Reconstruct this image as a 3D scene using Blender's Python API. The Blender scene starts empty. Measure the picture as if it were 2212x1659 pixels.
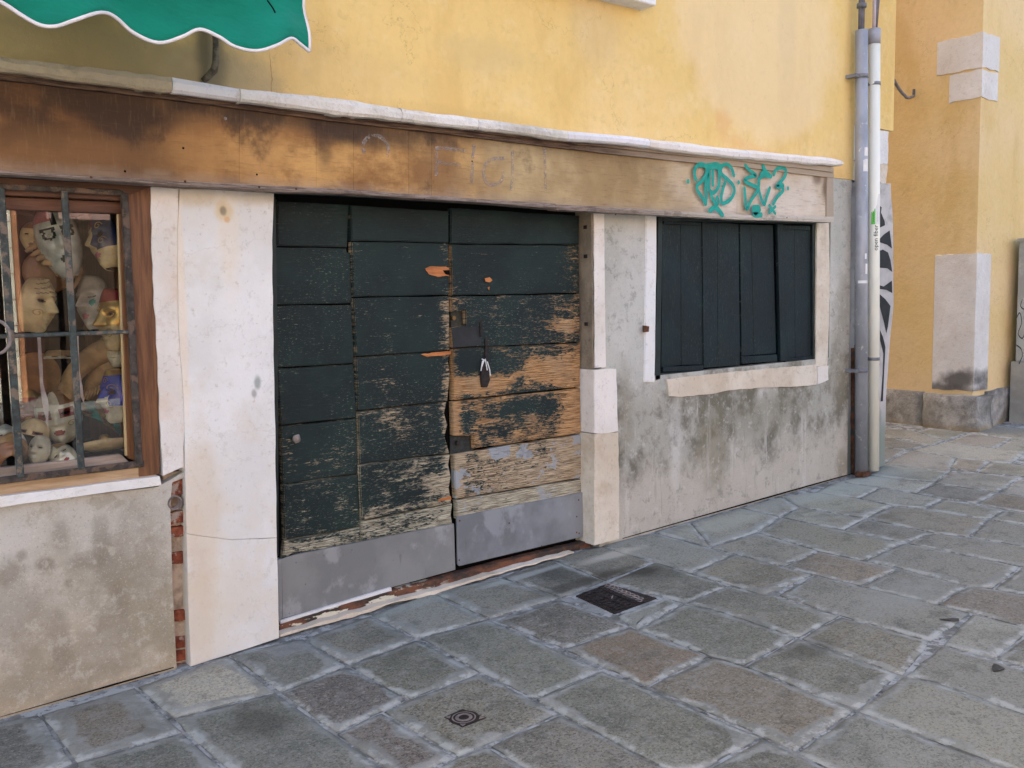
import bpy, bmesh, math, random
from mathutils import Vector, Matrix, noise as mnoise
from mathutils.geometry import tessellate_polygon
random.seed(7)
S = bpy.context.scene
COL = S.collection

# ---------------------------------------------------------------- camera
FPX, YAW, PITCH, ROLL = 2027.66, 0.66829, 0.092803, -0.0173329
CX, CY = 1106.0, 829.5
EYE = 1.6
d_ = Vector((math.sin(YAW)*math.cos(PITCH), math.cos(YAW)*math.cos(PITCH), -math.sin(PITCH)))
r_ = Vector((math.cos(YAW), -math.sin(YAW), 0))
u_ = r_.cross(d_)
RR = math.cos(ROLL)*r_ + math.sin(ROLL)*u_
UU = -math.sin(ROLL)*r_ + math.cos(ROLL)*u_
cam_d = bpy.data.cameras.new('camera')
cam = bpy.data.objects.new('camera', cam_d); COL.objects.link(cam)
cam.matrix_world = Matrix(((RR.x, UU.x, -d_.x, 0), (RR.y, UU.y, -d_.y, 0), (RR.z, UU.z, -d_.z, EYE), (0, 0, 0, 1)))
cam_d.sensor_width = 36; cam_d.lens = FPX/2212*36
cam_d.clip_start = .05; cam_d.clip_end = 300
S.camera = cam

# ---------------------------------------------------------------- light
w = bpy.data.worlds.new('World'); S.world = w; w.use_nodes = True
nt = w.node_tree
bg = nt.nodes['Background']
sky = nt.nodes.new('ShaderNodeTexSky'); sky.sky_type = 'NISHITA'; sky.sun_disc = False
SUN_EL, SUN_AZ = math.radians(46), math.radians(-25)     # azimuth measured from +y towards +x
sky.sun_elevation = SUN_EL; sky.sun_rotation = SUN_AZ
sky.air_density = 1.0; sky.dust_density = 6.0; sky.ozone_density = 0.3
nt.links.new(sky.outputs[0], bg.inputs[0]); bg.inputs[1].default_value = 0.125
sd = bpy.data.lights.new('sun', 'SUN'); sd.energy = 4.2; sd.angle = math.radians(.6); sd.color = (1, .97, .93)
so = bpy.data.objects.new('sun', sd); COL.objects.link(so)
sv = Vector((math.sin(SUN_AZ)*math.cos(SUN_EL), math.cos(SUN_AZ)*math.cos(SUN_EL), math.sin(SUN_EL)))
so.rotation_euler = sv.to_track_quat('Z', 'Y').to_euler(); so.location = (0, -4, 9)
S.view_settings.view_transform = 'Standard'; S.view_settings.look = 'None'
S.view_settings.exposure = 2.22; S.view_settings.gamma = 1; S.view_settings.use_curve_mapping = False

# ---------------------------------------------------------------- measuring helpers
WALL = 3.9127            # distance of the shop's wall plane
GX, GY = .0306895, .00624657
def gz(x, y): return GX*x + GY*y
def ray(px, py): return d_ + RR*((px-CX)/FPX) - UU*((py-CY)/FPX)
def wl(px, py, front=0.0):
    """point of the wall plane (front = metres proud of it) -> (X, Z)"""
    d = ray(px, py); t = (WALL-front)/d.y
    return (t*d.x, EYE+t*d.z)
def gr(px, py):
    d = ray(px, py); t = -EYE/(d.z-GX*d.x-GY*d.y)
    return Vector((t*d.x, t*d.y, EYE+t*d.z))
def onx(px, py, X):
    d = ray(px, py); t = X/d.x
    return (t*d.y, EYE+t*d.z)
def ony(px, py, Y):
    d = ray(px, py); t = Y/d.y
    return (t*d.x, EYE+t*d.z)
def T(o, sc=800/2212):
    return lambda a, b: ((o[0]+sc*a)/1.47559, (o[1]+sc*b)/1.47559)

# ---------------------------------------------------------------- object helpers
def link(o, parent=None):
    COL.objects.link(o)
    if parent: o.parent = parent
    return o
def tag(o, label, cat, group=None):
    o['label'] = label; o['category'] = cat
    if group: o['group'] = group
    return o
def empty(name, loc=(0, 0, 0), parent=None):
    o = bpy.data.objects.new(name, None); o.empty_display_size = .1; link(o, parent)
    if parent is None: o.location = loc
    return o
def thing(name, loc, label, cat, group=None):
    return tag(empty(name, loc), label, cat, group)
def finish(bm, name, mat, parent=None, smooth=False, mats=None):
    bmesh.ops.recalc_face_normals(bm, faces=bm.faces)
    me = bpy.data.meshes.new(name)
    if parent is not None and parent.location.length > 0:
        # parents without rotation: keep world placement
        bmesh.ops.translate(bm, verts=bm.verts, vec=-world_loc(parent))
    bm.to_mesh(me); bm.free()
    for m in (mats or [mat]): me.materials.append(m)
    if smooth:
        for p in me.polygons: p.use_smooth = True
    return link(bpy.data.objects.new(name, me), parent)
def world_loc(o):
    v = Vector(o.location)
    return v+world_loc(o.parent) if o.parent else v
def wob(pts, seg, amp, seed=0):
    """subdivide a closed outline and jitter it"""
    out = []; n = len(pts); rnd = random.Random(seed)
    for i in range(n):
        a = Vector(pts[i]).to_2d(); b = Vector(pts[(i+1) % n]).to_2d(); L = (b-a).length
        k = max(1, int(L/seg)); nrm = Vector((-(b-a).y, (b-a).x)).normalized() if L > 0 else Vector((0, 0))
        for j in range(k):
            p = a.lerp(b, j/k)
            if j: p = p+nrm*rnd.uniform(-amp, amp)
            out.append((p.x, p.y))
    return out
def extrude_bm(outer, front, depth, holes=(), axis='y', bm=None):
    """outline in (X,Z) on the wall, from y=WALL-front back by depth (axis y);
       axis 'x': outline (Y,Z), front = X of the face towards -x; axis 'Y': outline (X,Z), front = absolute y"""
    bm = bm or bmesh.new()
    loops = [list(outer)]+[list(h) for h in holes]
    def P(u, v, k):
        if axis == 'y': return (u, WALL-front+(depth if k else 0), v)
        if axis == 'Y': return (u, front+(depth if k else 0), v)
        if axis == 'x': return (front+(depth if k else 0), u, v)
        return (u, v, front-(depth if k else 0))                     # 'z'
    F = [[bm.verts.new(P(u, v, 0)) for u, v in lp] for lp in loops]
    Bk = [[bm.verts.new(P(u, v, 1)) for u, v in lp] for lp in loops]
    flatF = [v for l in F for v in l]; flatB = [v for l in Bk for v in l]
    tris = tessellate_polygon([[Vector((u, v, 0)) for u, v in lp] for lp in loops])
    if not holes and len(outer) == 4:
        bm.faces.new(F[0]); bm.faces.new(Bk[0][::-1])
    else:
        for t in tris:
            if len(set(t)) < 3: continue
            try: bm.faces.new([flatF[i] for i in t]); bm.faces.new([flatB[i] for i in t][::-1])
            except ValueError: pass
    for f, b in zip(F, Bk):
        n = len(f)
        for i in range(n):
            j = (i+1) % n
            bm.faces.new((f[i], b[i], b[j], f[j]))
    return bm
def bevel(bm, w, seg=1):
    try: bmesh.ops.bevel(bm, geom=list(bm.edges), offset=w, segments=seg, affect='EDGES', clamp_overlap=True)
    except Exception: pass
def panel(name, px, front, depth, mat, parent, amp=0, seg=.08, bev=0, holes=(), raw=None, seed=0):
    """piece on the shop wall, outline measured on its own front plane"""
    pts = raw or [wl(x, y, front) for x, y in px]
    if amp: pts = wob(pts, seg, amp, seed)
    bm = extrude_bm(pts, front, depth, holes)
    if bev and not holes:
        bmesh.ops.recalc_face_normals(bm, faces=bm.faces)
        ed = [e for e in bm.edges if all(abs(v.co.y-(WALL-front)) < 1e-5 for v in e.verts) and len(e.link_faces) == 2 and abs(e.link_faces[0].normal.dot(e.link_faces[1].normal)) < .5]
        try: bmesh.ops.bevel(bm, geom=ed, offset=bev, segments=2, affect='EDGES', clamp_overlap=True)
        except Exception: pass
    return finish(bm, name, mat, parent)
def tube_bm(pts, r, n=10, bm=None, cap=True):
    bm = bm or bmesh.new(); pts = [Vector(p) for p in pts]; rings = []
    for i, p in enumerate(pts):
        t = (pts[min(i+1, len(pts)-1)]-pts[max(i-1, 0)]).normalized()
        a = t.orthogonal().normalized() if i == 0 else (ax-t*ax.dot(t)).normalized()
        ax = a; b = t.cross(a); rr = r[i] if isinstance(r, (list, tuple)) else r
        rings.append([bm.verts.new(p+(a*math.cos(k*2*math.pi/n)+b*math.sin(k*2*math.pi/n))*rr) for k in range(n)])
    for A, B in zip(rings, rings[1:]):
        for k in range(n): bm.faces.new((A[k], A[(k+1) % n], B[(k+1) % n], B[k]))
    if cap:
        bm.faces.new(rings[0][::-1]); bm.faces.new(rings[-1])
    return bm
def ribbon_bm(pts2, wid, P, bm=None, rnd_cap=True):
    """flat stroke of paint along (u,v) points; P maps (u,v)->Vector"""
    bm = bm or bmesh.new(); pts = [Vector(p) for p in pts2]; L = []; R = []
    for i, p in enumerate(pts):
        t = (pts[min(i+1, len(pts)-1)]-pts[max(i-1, 0)]); t = t.normalized() if t.length else Vector((1, 0))
        n = Vector((-t.y, t.x)); w_ = wid*(1+.15*mnoise.noise(Vector((p.x*40, p.y*40, 3))))
        L.append(bm.verts.new(P(*(p+n*w_/2)))); R.append(bm.verts.new(P(*(p-n*w_/2))))
    for i in range(len(pts)-1): bm.faces.new((L[i], L[i+1], R[i+1], R[i]))
    return bm
def box_bm(x0, x1, y0, y1, z0, z1, bm=None, bev=0):
    bm2 = bmesh.new()
    bmesh.ops.create_cube(bm2, size=1, matrix=Matrix.Translation(((x0+x1)/2, (y0+y1)/2, (z0+z1)/2)) @ Matrix.Diagonal((x1-x0, y1-y0, z1-z0, 1)))
    if bev: bmesh.ops.bevel(bm2, geom=list(bm2.edges), offset=bev, segments=2, affect='EDGES')
    if bm is None: return bm2
    me = bpy.data.meshes.new('t'); bm2.to_mesh(me); bm.from_mesh(me); bpy.data.meshes.remove(me); bm2.free()
    return bm
def smoothline(pts, k=5):
    """Catmull-Rom through 2-D points"""
    pts = [Vector(p) for p in pts]; out = []
    for i in range(len(pts)-1):
        p0 = pts[max(i-1, 0)]; p1 = pts[i]; p2 = pts[i+1]; p3 = pts[min(i+2, len(pts)-1)]
        for j in range(k):
            t = j/k
            out.append(.5*((2*p1)+(p2-p0)*t+(2*p0-5*p1+4*p2-p3)*t*t+(3*p1-p0-3*p2+p3)*t**3))
    out.append(pts[-1]); return out

# ---------------------------------------------------------------- material helpers
class M:
    def __init__(s, name, rough=.8, spec=.3, metal=0):
        s.m = bpy.data.materials.new(name); s.m.use_nodes = True; s.t = s.m.node_tree
        s.b = s.t.nodes['Principled BSDF']; s.b.inputs['Roughness'].default_value = rough
        s.b.inputs['Specular IOR Level'].default_value = spec; s.b.inputs['Metallic'].default_value = metal
        g = s.t.nodes.new('ShaderNodeNewGeometry'); s.pos = g.outputs['Position']
        s.bumps = None
    def n(s, ty): return s.t.nodes.new(ty)
    def put(s, sock, v):
        if isinstance(v, bpy.types.NodeSocket): s.t.links.new(v, sock)
        elif isinstance(v, (tuple, list)): sock.default_value = (*v, 1) if len(v) == 3 and len(sock.default_value) == 4 else v
        else: sock.default_value = v
    def math(s, op, a, b=0, c=0, clamp=False):
        n = s.n('ShaderNodeMath'); n.operation = op; n.use_clamp = clamp
        s.put(n.inputs[0], a); s.put(n.inputs[1], b); s.put(n.inputs[2], c); return n.outputs[0]
    def scaled(s, sc, off=(0, 0, 0)):
        n = s.n('ShaderNodeMapping'); s.t.links.new(s.pos, n.inputs[0]); n.inputs['Scale'].default_value = sc; n.inputs['Location'].default_value = off
        return n.outputs[0]
    def noise(s, scale=5, detail=6, rough=.55, sc=(1, 1, 1), off=(0, 0, 0), dist=0):
        n = s.n('ShaderNodeTexNoise'); s.t.links.new(s.scaled(sc, off), n.inputs['Vector'])
        n.inputs['Scale'].default_value = scale; n.inputs['Detail'].default_value = detail; n.inputs['Roughness'].default_value = rough; n.inputs['Distortion'].default_value = dist
        return n.outputs['Fac']
    def vor(s, scale, sc=(1, 1, 1), feature='F1'):
        n = s.n('ShaderNodeTexVoronoi'); n.feature = feature; s.t.links.new(s.scaled(sc), n.inputs['Vector']); n.inputs['Scale'].default_value = scale
        return n.outputs['Distance']
    def step(s, v, lo, hi):
        n = s.n('ShaderNodeMapRange'); n.interpolation_type = 'SMOOTHSTEP'; s.put(n.inputs[0], v)
        s.put(n.inputs[1], lo); s.put(n.inputs[2], hi); return n.outputs[0]
    def mix(s, f, a, b, mode='MIX'):
        n = s.n('ShaderNodeMix'); n.data_type = 'RGBA'; n.blend_type = mode
        s.put(n.inputs[0], f); s.put(n.inputs[6], a); s.put(n.inputs[7], b); return n.outputs[2]
    def xyz(s):
        n = s.n('ShaderNodeSeparateXYZ'); s.t.links.new(s.pos, n.inputs[0]); return n.outputs
    def blob(s, cx, cz, rx, rz, soft=.35, warp=.5, wscale=3, axes=(0, 2)):
        """stain with a ragged outline round a point of the place"""
        o = s.xyz()
        dx = s.math('DIVIDE', s.math('SUBTRACT', o[axes[0]], cx), rx); dz = s.math('DIVIDE', s.math('SUBTRACT', o[axes[1]], cz), rz)
        d = s.math('SQRT', s.math('ADD', s.math('MULTIPLY', dx, dx), s.math('MULTIPLY', dz, dz)))
        nn = s.noise(wscale, 5, .6, off=(cx*3.1, 0, cz*1.7))
        d = s.math('ADD', d, s.math('MULTIPLY', s.math('SUBTRACT', nn, .5), warp*4))
        return s.math('SUBTRACT', 1, s.step(d, 1-soft, 1+soft))
    def attr(s, name, ty='OBJECT'):
        n = s.n('ShaderNodeAttribute'); n.attribute_type = ty; n.attribute_name = name; return n
    def bump(s, h, strength=.3, dist=.01):
        n = s.n('ShaderNodeBump'); n.inputs['Strength'].default_value = strength; n.inputs['Distance'].default_value = dist
        s.put(n.inputs['Height'], h)
        if s.bumps: s.t.links.new(s.bumps, n.inputs['Normal'])
        s.bumps = n.outputs[0]
    def done(s, col, rough=None):
        s.put(s.b.inputs['Base Color'], col)
        if rough is not None: s.put(s.b.inputs['Roughness'], rough)
        if s.bumps: s.t.links.new(s.bumps, s.b.inputs['Normal'])
        return s.m
def plain(name, col, rough=.7, spec=.3, metal=0, var=.25, scale=12, bump=.15, col2=None):
    m = M(name, rough, spec, metal)
    a = m.noise(scale, 6, .6)
    dark = tuple(c*(1-var) for c in col); lite = tuple(min(1, c*(1+var*.6)) for c in col)
    c = m.mix(m.step(a, .35, .65), dark, lite)
    if col2: c = m.mix(m.step(m.noise(scale*.6, 6, .65, off=(5, 3, 1)), .52, .6), c, col2)
    if bump: m.bump(m.noise(scale*6, 5, .6), bump, .004)
    return m.done(c)

# yellow plaster
def yellow(name, base, pale, sal):
    m = M(name, .93, .12)
    big = m.noise(.9, 4, .5, sc=(1, 1, 1.2)); mid = m.noise(3.2, 7, .6); fine = m.noise(28, 4, .6)
    c = m.mix(m.step(big, .38, .62), base, tuple(x*y for x, y in zip(base, (1.04, 1.07, 1.3))))
    c = m.mix(m.math('MULTIPLY', m.step(mid, .5, .72), .25), c, pale)
    c = m.mix(m.math('MULTIPLY', m.step(m.noise(1.7, 7, .66, sc=(1, 1, .35), off=(3, 0, 8)), .50, .66), .5), c, tuple(x*y for x, y in zip(base, (.84, .76, .62))))
    c = m.mix(m.math('MULTIPLY', m.step(fine, .4, .7), .1), c, tuple(x*.6 for x in base))
    m.bump(m.noise(5, 7, .62), .55, .02); m.bump(m.noise(45, 5, .65), .3, .004)
    c = m.mix(m.math('MULTIPLY', m.step(m.noise(13, 8, .72, off=(6, 6, 6)), .56, .66), .22), c, tuple(x*.62 for x in base))
    c = m.mix(m.math('MULTIPLY', m.step(m.noise(8, 8, .7, off=(16, 6, 6)), .55, .66), .22), c, pale)
    cr = m.math('ABSOLUTE', m.math('SUBTRACT', m.noise(.9, 7, .6, off=(2, 12, 5), dist=.3), .5)); c = m.mix(m.math('MULTIPLY', m.math('SUBTRACT', 1, m.step(cr, 0, .0015)), .45), c, tuple(x*.4 for x in base))
    return m, c
m, c = yellow('yellow_plaster', (.80, .57, .225), (.87, .70, .41), 0)
hx, hz = wl(1640, 100)
c = m.mix(m.math('MULTIPLY', m.blob(hx+.05, hz+.05, .85, .62, .16, .2, 2.5), .5), c, (.85, .68, .44))     # paler repair with an edge of its own
for px, py, rx, rz, k in ((1560, 262, .07, .06, .3), (1580, 300, .15, .03, .2), (1620, 320, .2, .03, .2)):
    x, z = wl(px, py); c = m.mix(m.math('MULTIPLY', m.blob(x, z, rx, rz, .6, .5, 9), k), c, (.75, .33, .17))
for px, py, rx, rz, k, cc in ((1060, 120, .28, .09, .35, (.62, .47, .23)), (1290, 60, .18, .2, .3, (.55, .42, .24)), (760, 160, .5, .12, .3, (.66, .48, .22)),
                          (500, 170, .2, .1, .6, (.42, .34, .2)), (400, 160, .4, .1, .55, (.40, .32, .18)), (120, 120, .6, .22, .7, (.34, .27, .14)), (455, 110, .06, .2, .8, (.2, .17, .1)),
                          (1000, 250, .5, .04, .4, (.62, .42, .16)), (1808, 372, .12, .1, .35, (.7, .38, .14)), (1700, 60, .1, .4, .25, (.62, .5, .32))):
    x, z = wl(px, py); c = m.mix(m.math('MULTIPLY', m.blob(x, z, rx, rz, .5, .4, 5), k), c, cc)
vx = m.math('ABSOLUTE', m.math('SUBTRACT', m.math('ADD', m.xyz()[0], m.math('MULTIPLY', m.noise(4, 4, .6, off=(1, 1, 1)), .12)), wl(590, 130)[0]+.06))
c = m.mix(m.math('MULTIPLY', m.math('SUBTRACT', 1, m.step(vx, .001, .003)), m.math('SUBTRACT', .7, m.math('MULTIPLY', m.step(m.xyz()[2], wl(590, 140)[1], wl(590, 100)[1]), .7))), c, (.35, .2, .08))
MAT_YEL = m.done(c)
m, c = yellow('yellow_plaster_far', (.77, .56, .26), (.80, .64, .37), 0)
MAT_YELB = m.done(c)

# grey plaster right of the door
m = M('stained_grey_plaster', .95, .1)
c = m.mix(m.step(m.noise(1.6, 6, .6), .35, .65), (.43, .43, .39), (.55, .54, .50))
zz = m.xyz()[2]; zt = wl(1500, 850)[1]; zb = wl(1500, 1080)[1]
nz = m.math('ADD', zz, m.math('MULTIPLY', m.math('SUBTRACT', m.noise(2.4, 8, .66, sc=(1, 1, .8)), .5), 1.0))
band = m.math('MULTIPLY', m.math('SUBTRACT', 1, m.step(nz, zt+.05, zt+.2)), m.step(nz, zb+.05, zb+.3))
dirt = m.mix(m.step(m.noise(4.5, 8, .68, sc=(1, 1, .8), off=(2, 2, 2)), .40, .60), (.17, .16, .125), (.40, .39, .345))
c = m.mix(m.math('MULTIPLY', band, 1.0), c, dirt)
low = m.math('SUBTRACT', 1, m.step(nz, zb+.1, zb+.45))
c = m.mix(m.math('MULTIPLY', low, .85), c, m.mix(m.noise(6, 6, .6), (.42, .38, .32), (.56, .52, .46)))
run = m.math('MULTIPLY', m.step(m.noise(3, 6, .7, sc=(3.5, 3.5, .35), off=(7, 1, 0)), .58, .66), m.math('SUBTRACT', 1, m.step(zz, zt-.12, zt+.03)))
c = m.mix(m.math('MULTIPLY', run, .55), c, (.60, .58, .54))
run2 = m.math('MULTIPLY', m.step(m.noise(3, 6, .7, sc=(4, 4, .4), off=(17, 1, 5)), .58, .68), m.math('SUBTRACT', 1, m.step(zz, zt-.1, zt+.3)))
c = m.mix(m.math('MULTIPLY', run2, .35), c, (.22, .20, .15))
for px, py, rx, rz, k, cc in ((1460, 945, .05, .3, .5, (.66, .65, .62)), (1820, 1000, .08, .13, .7, (.27, .24, .18)), (1815, 760, .12, .35, .5, (.3, .27, .21)), (1822, 650, .07, .2, .45, (.28, .26, .2)),
                              (1352, 880, .06, .22, .5, (.27, .24, .18)), (1390, 660, .2, .5, .4, (.6, .6, .58)), (1650, 900, .35, .12, .45, (.25, .235, .18)), (1540, 960, .14, .3, .5, (.21, .185, .12))):
    x, z = wl(px, py); c = m.mix(m.math('MULTIPLY', m.blob(x, z, rx, rz, .5, .45, 5), k), c, cc)
c = m.mix(m.math('MULTIPLY', m.step(m.noise(90, 3, .7), .55, .7), .3), c, (.2, .18, .15))
c = m.mix(m.math('MULTIPLY', m.step(m.noise(15, 8, .74, off=(1, 9, 4)), .53, .64), .45), c, (.19, .18, .15)); c = m.mix(m.math('MULTIPLY', m.step(m.noise(18, 8, .74, off=(7, 9, 4)), .55, .65), .4), c, (.62, .60, .56))
m.bump(m.noise(6, 7, .6), .6, .018); m.bump(m.noise(60, 5, .7), .7, .004)
MAT_GREY = m.done(c)

# left plaster
m = M('rough_tan_plaster', .96, .1)
c = m.mix(m.step(m.noise(2.2, 7, .6), .36, .64), (.33, .29, .22), (.52, .48, .42))
zz = m.xyz()[2]
nz = m.math('ADD', zz, m.math('MULTIPLY', m.math('SUBTRACT', m.noise(3, 6, .6, off=(4, 0, 2)), .5), .9))
c = m.mix(m.math('MULTIPLY', m.step(nz, .45, .85), .75), c, (.56, .54, .50))
c = m.mix(m.math('MULTIPLY', m.math('SUBTRACT', 1, m.step(nz, .0, .42)), .65), c, (.43, .335, .215))
for px, py, rx, rz, k in ((97, 1223, .035, .03, .75), (200, 1212, .07, .035, .6), (130, 1150, .03, .06, .5), (20, 1240, .05, .05, .65), (215, 1160, .03, .09, .5), (150, 1260, .015, .02, .5),
                          (235, 1210, .05, .12, .5), (260, 1300, .03, .1, .4), (130, 1390, .04, .12, .5), (45, 1200, .02, .02, .6), (300, 1180, .09, .2, .3), (100, 1480, .3, .06, .3), (35, 1330, .12, .14, .45), (215, 1400, .12, .12, .35)):
    x, z = wl(px, py); c = m.mix(m.math('MULTIPLY', m.blob(x, z, rx, rz, .6, .55, 11), k), c, (.23, .20, .155))
c = m.mix(m.math('MULTIPLY', m.step(m.noise(130, 3, .7), .56, .7), .3), c, (.78, .74, .68))
c = m.mix(m.math('MULTIPLY', m.step(m.noise(110, 3, .7, off=(3, 3, 3)), .56, .7), .35), c, (.17, .14, .1))
c = m.mix(m.math('MULTIPLY', m.step(m.noise(6, 8, .7, off=(1, 9, 4)), .52, .62), .5), c, (.29, .25, .185)); c = m.mix(m.math('MULTIPLY', m.step(m.noise(20, 8, .74, off=(7, 9, 4)), .53, .64), .4), c, (.60, .56, .50))
m.bump(m.noise(8, 6, .6), .5, .015); m.bump(m.noise(90, 5, .7), .9, .004)
MAT_TAN = m.done(c)

# white stone
def stone(name, a, b, stain, amt=.5, dark=0.0, off=0):
    m = M(name, .75, .25)
    c = m.mix(m.step(m.noise(2.3, 6, .6, off=(off, 0, 0)), .38, .62), a, b)
    st = m.step(m.noise(3.4, 8, .66, off=(2+off, 4, 1)), .5, .7)
    c = m.mix(m.math('MULTIPLY', st, amt), c, stain)
    cr = m.step(m.math('ABSOLUTE', m.math('SUBTRACT', m.noise(1.9, 6, .62, off=(off+9, 9, 9), dist=.4), .5)), .0, .007)
    c = m.mix(m.math('MULTIPLY', m.math('SUBTRACT', 1, cr), .15), c, tuple(x*.45 for x in stain))
    c = m.mix(m.math('MULTIPLY', m.step(m.noise(45, 4, .6, off=(0, off, 0)), .6, .72), .35), c, tuple(x*.55 for x in stain))
    if dark: c = m.mix(m.math('MULTIPLY', m.step(m.noise(4.5, 8, .7, off=(off, 7, 7)), .5-dark*.2, .62), dark), c, (.12, .11, .09))
    c = m.mix(m.math('MULTIPLY', m.step(m.noise(17, 8, .74, off=(off+3, 1, 8)), .55, .66), .28), c, tuple(x*.7 for x in stain))
    m.bump(m.noise(9, 7, .6), .5, .016); m.bump(m.noise(45, 5, .7), .5, .005)
    return m, c
m, c = stone('white_stone', (.70, .69, .68), (.79, .785, .785), (.62, .55, .44), .38)
zz = m.xyz()[2]; zc = wl(480, 1000)[1]
lowmix = m.math('MULTIPLY', m.math('SUBTRACT', 1, m.step(m.math('ADD', zz, m.math('MULTIPLY', m.noise(4, 6, .6), .3)), zc-.25, zc+.35)), m.step(m.noise(5, 8, .65, off=(6, 6, 6)), .36, .58))
c = m.mix(m.math('MULTIPLY', lowmix, .5), c, (.70, .63, .52))
for px, py, rx, rz, k, cc in ((478, 455, .035, .04, .8, (.62, .48, .25)), (478, 456, .014, .018, .95, (.10, .08, .05)), (487, 475, .012, .012, .8, (.6, .3, .1)), (490, 520, .05, .22, .3, (.82, .68, .5)), (415, 425, .12, .04, .55, (.55, .44, .3)), (550, 425, .12, .035, .5, (.5, .4, .28)),
                              (552, 825, .015, .03, .7, (.2, .24, .22)), (545, 850, .012, .02, .6, (.2, .2, .18)), (430, 1100, .08, .35, .4, (.66, .52, .36)), (425, 1320, .06, .4, .35, (.62, .48, .34)), (385, 600, .02, .6, .5, (.8, .66, .5))):
    x, z = wl(px, py); c = m.mix(m.math('MULTIPLY', m.blob(x, z, rx, rz, .5, .3, 12), k), c, cc)
MAT_STONE = m.done(c)
m, c = stone('weathered_cornice_stone', (.74, .71, .65), (.82, .79, .75), (.52, .46, .36), .5, .25, 3)
xx = m.xyz()[0]
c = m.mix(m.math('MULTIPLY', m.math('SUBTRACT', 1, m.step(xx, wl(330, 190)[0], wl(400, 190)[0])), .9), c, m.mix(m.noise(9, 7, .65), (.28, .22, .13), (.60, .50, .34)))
m.bump(m.noise(22, 6, .7), .6, .02)
MAT_CORN = m.done(c)
m, c = stone('smooth_white_marble', (.72, .71, .74), (.80, .79, .83), (.66, .6, .52), .15, 0, 5); MAT_MARB = m.done(c)
m, c = stone('pinkish_jamb_stone', (.62, .53, .42), (.74, .67, .57), (.46, .35, .24), .6, 0, 8); MAT_JAMB = m.done(c)
m, c = stone('pale_jamb_stone', (.74, .69, .64), (.82, .77, .73), (.58, .46, .34), .35, 0, 11)
MAT_JAMB2 = m.done(c)
m, c = stone('dirty_reveal_stone', (.27, .21, .15), (.42, .34, .26), (.14, .10, .065), .7, .5, 14); MAT_REVEAL = m.done(c)
m, c = stone('dark_base_stone', (.36, .34, .31), (.52, .50, .47), (.18, .165, .14), .7, .6, 17)
c = m.mix(m.math('MULTIPLY', m.math('SUBTRACT', 1, m.step(m.math('ADD', m.xyz()[2], m.math('MULTIPLY', m.noise(5, 5, .6), .2)), .36, .46)), .75), c, (.34, .24, .09))
m.bump(m.noise(14, 7, .7), .9, .04); MAT_BASE = m.done(c)
m, c = stone('far_quoin_stone', (.70, .66, .63), (.78, .75, .73), (.55, .46, .38), .35, .0, 21)
for (a, b), rx, rz, k in ((onx(2075, 822, 8.72), .16, .09, .9), (onx(2050, 842, 8.72), .3, .06, .8)):
    c = m.mix(m.math('MULTIPLY', m.blob(a, b, rx, rz, .5, .5, 5, axes=(1, 2)), k), c, (.08, .075, .07))
MAT_QUOIN = m.done(c)
MAT_MORTAR = plain('old_mortar', (.42, .34, .27), .95, .1, var=.4, scale=20, bump=.6)
m, c = stone('plaster_reveal_white', (.70, .66, .62), (.78, .74, .72), (.66, .48, .36), .5, 0, 25); MAT_WPL = m.done(c)

# bricks
def brickmat():
    m = M('old_red_brick', .95, .1)
    c = m.mix(m.step(m.noise(11, 6, .65), .4, .6), (.17, .05, .032), (.33, .105, .06))
    c = m.mix(m.math('MULTIPLY', m.step(m.noise(16, 6, .7, off=(3, 1, 4)), .52, .6), .85), c, (.42, .36, .31))
    m.bump(m.noise(35, 6, .7), .9, .015); return m.done(c)
MAT_BRICK = brickmat()

# fascia boards: weathered varnish, browner to the left
m = M('weathered_fascia_wood', .62, .3)
o = m.xyz(); xf = o[0]; zf = o[2]
wv = m.math('ADD', xf, m.math('MULTIPLY', m.math('SUBTRACT', m.noise(1.6, 5, .6), .5), .9))
X = lambda px: wl(px, 400, .1)[0]
brown = m.mix(m.step(m.noise(3, 6, .6, sc=(1, 1, 1.6)), .38, .62), (.075, .034, .014), (.24, .11, .038))
orange = m.mix(m.step(m.noise(4, 7, .62, sc=(1, 1, 1.3), off=(1, 1, 1)), .36, .64), (.25, .115, .034), (.60, .34, .115))
tan = m.mix(m.step(m.noise(3, 6, .6, off=(2, 3, 1)), .36, .64), (.34, .225, .10), (.52, .385, .20))
pale = m.mix(m.step(m.noise(3, 6, .6, off=(5, 3, 1)), .36, .64), (.55, .44, .31), (.68, .59, .50))
c = m.mix(m.step(wv, X(230), X(600)), brown, orange)
c = m.mix(m.step(wv, X(880), X(1130)), c, tan)
c = m.mix(m.step(wv, X(1380), X(1560)), c, pale)
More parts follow.
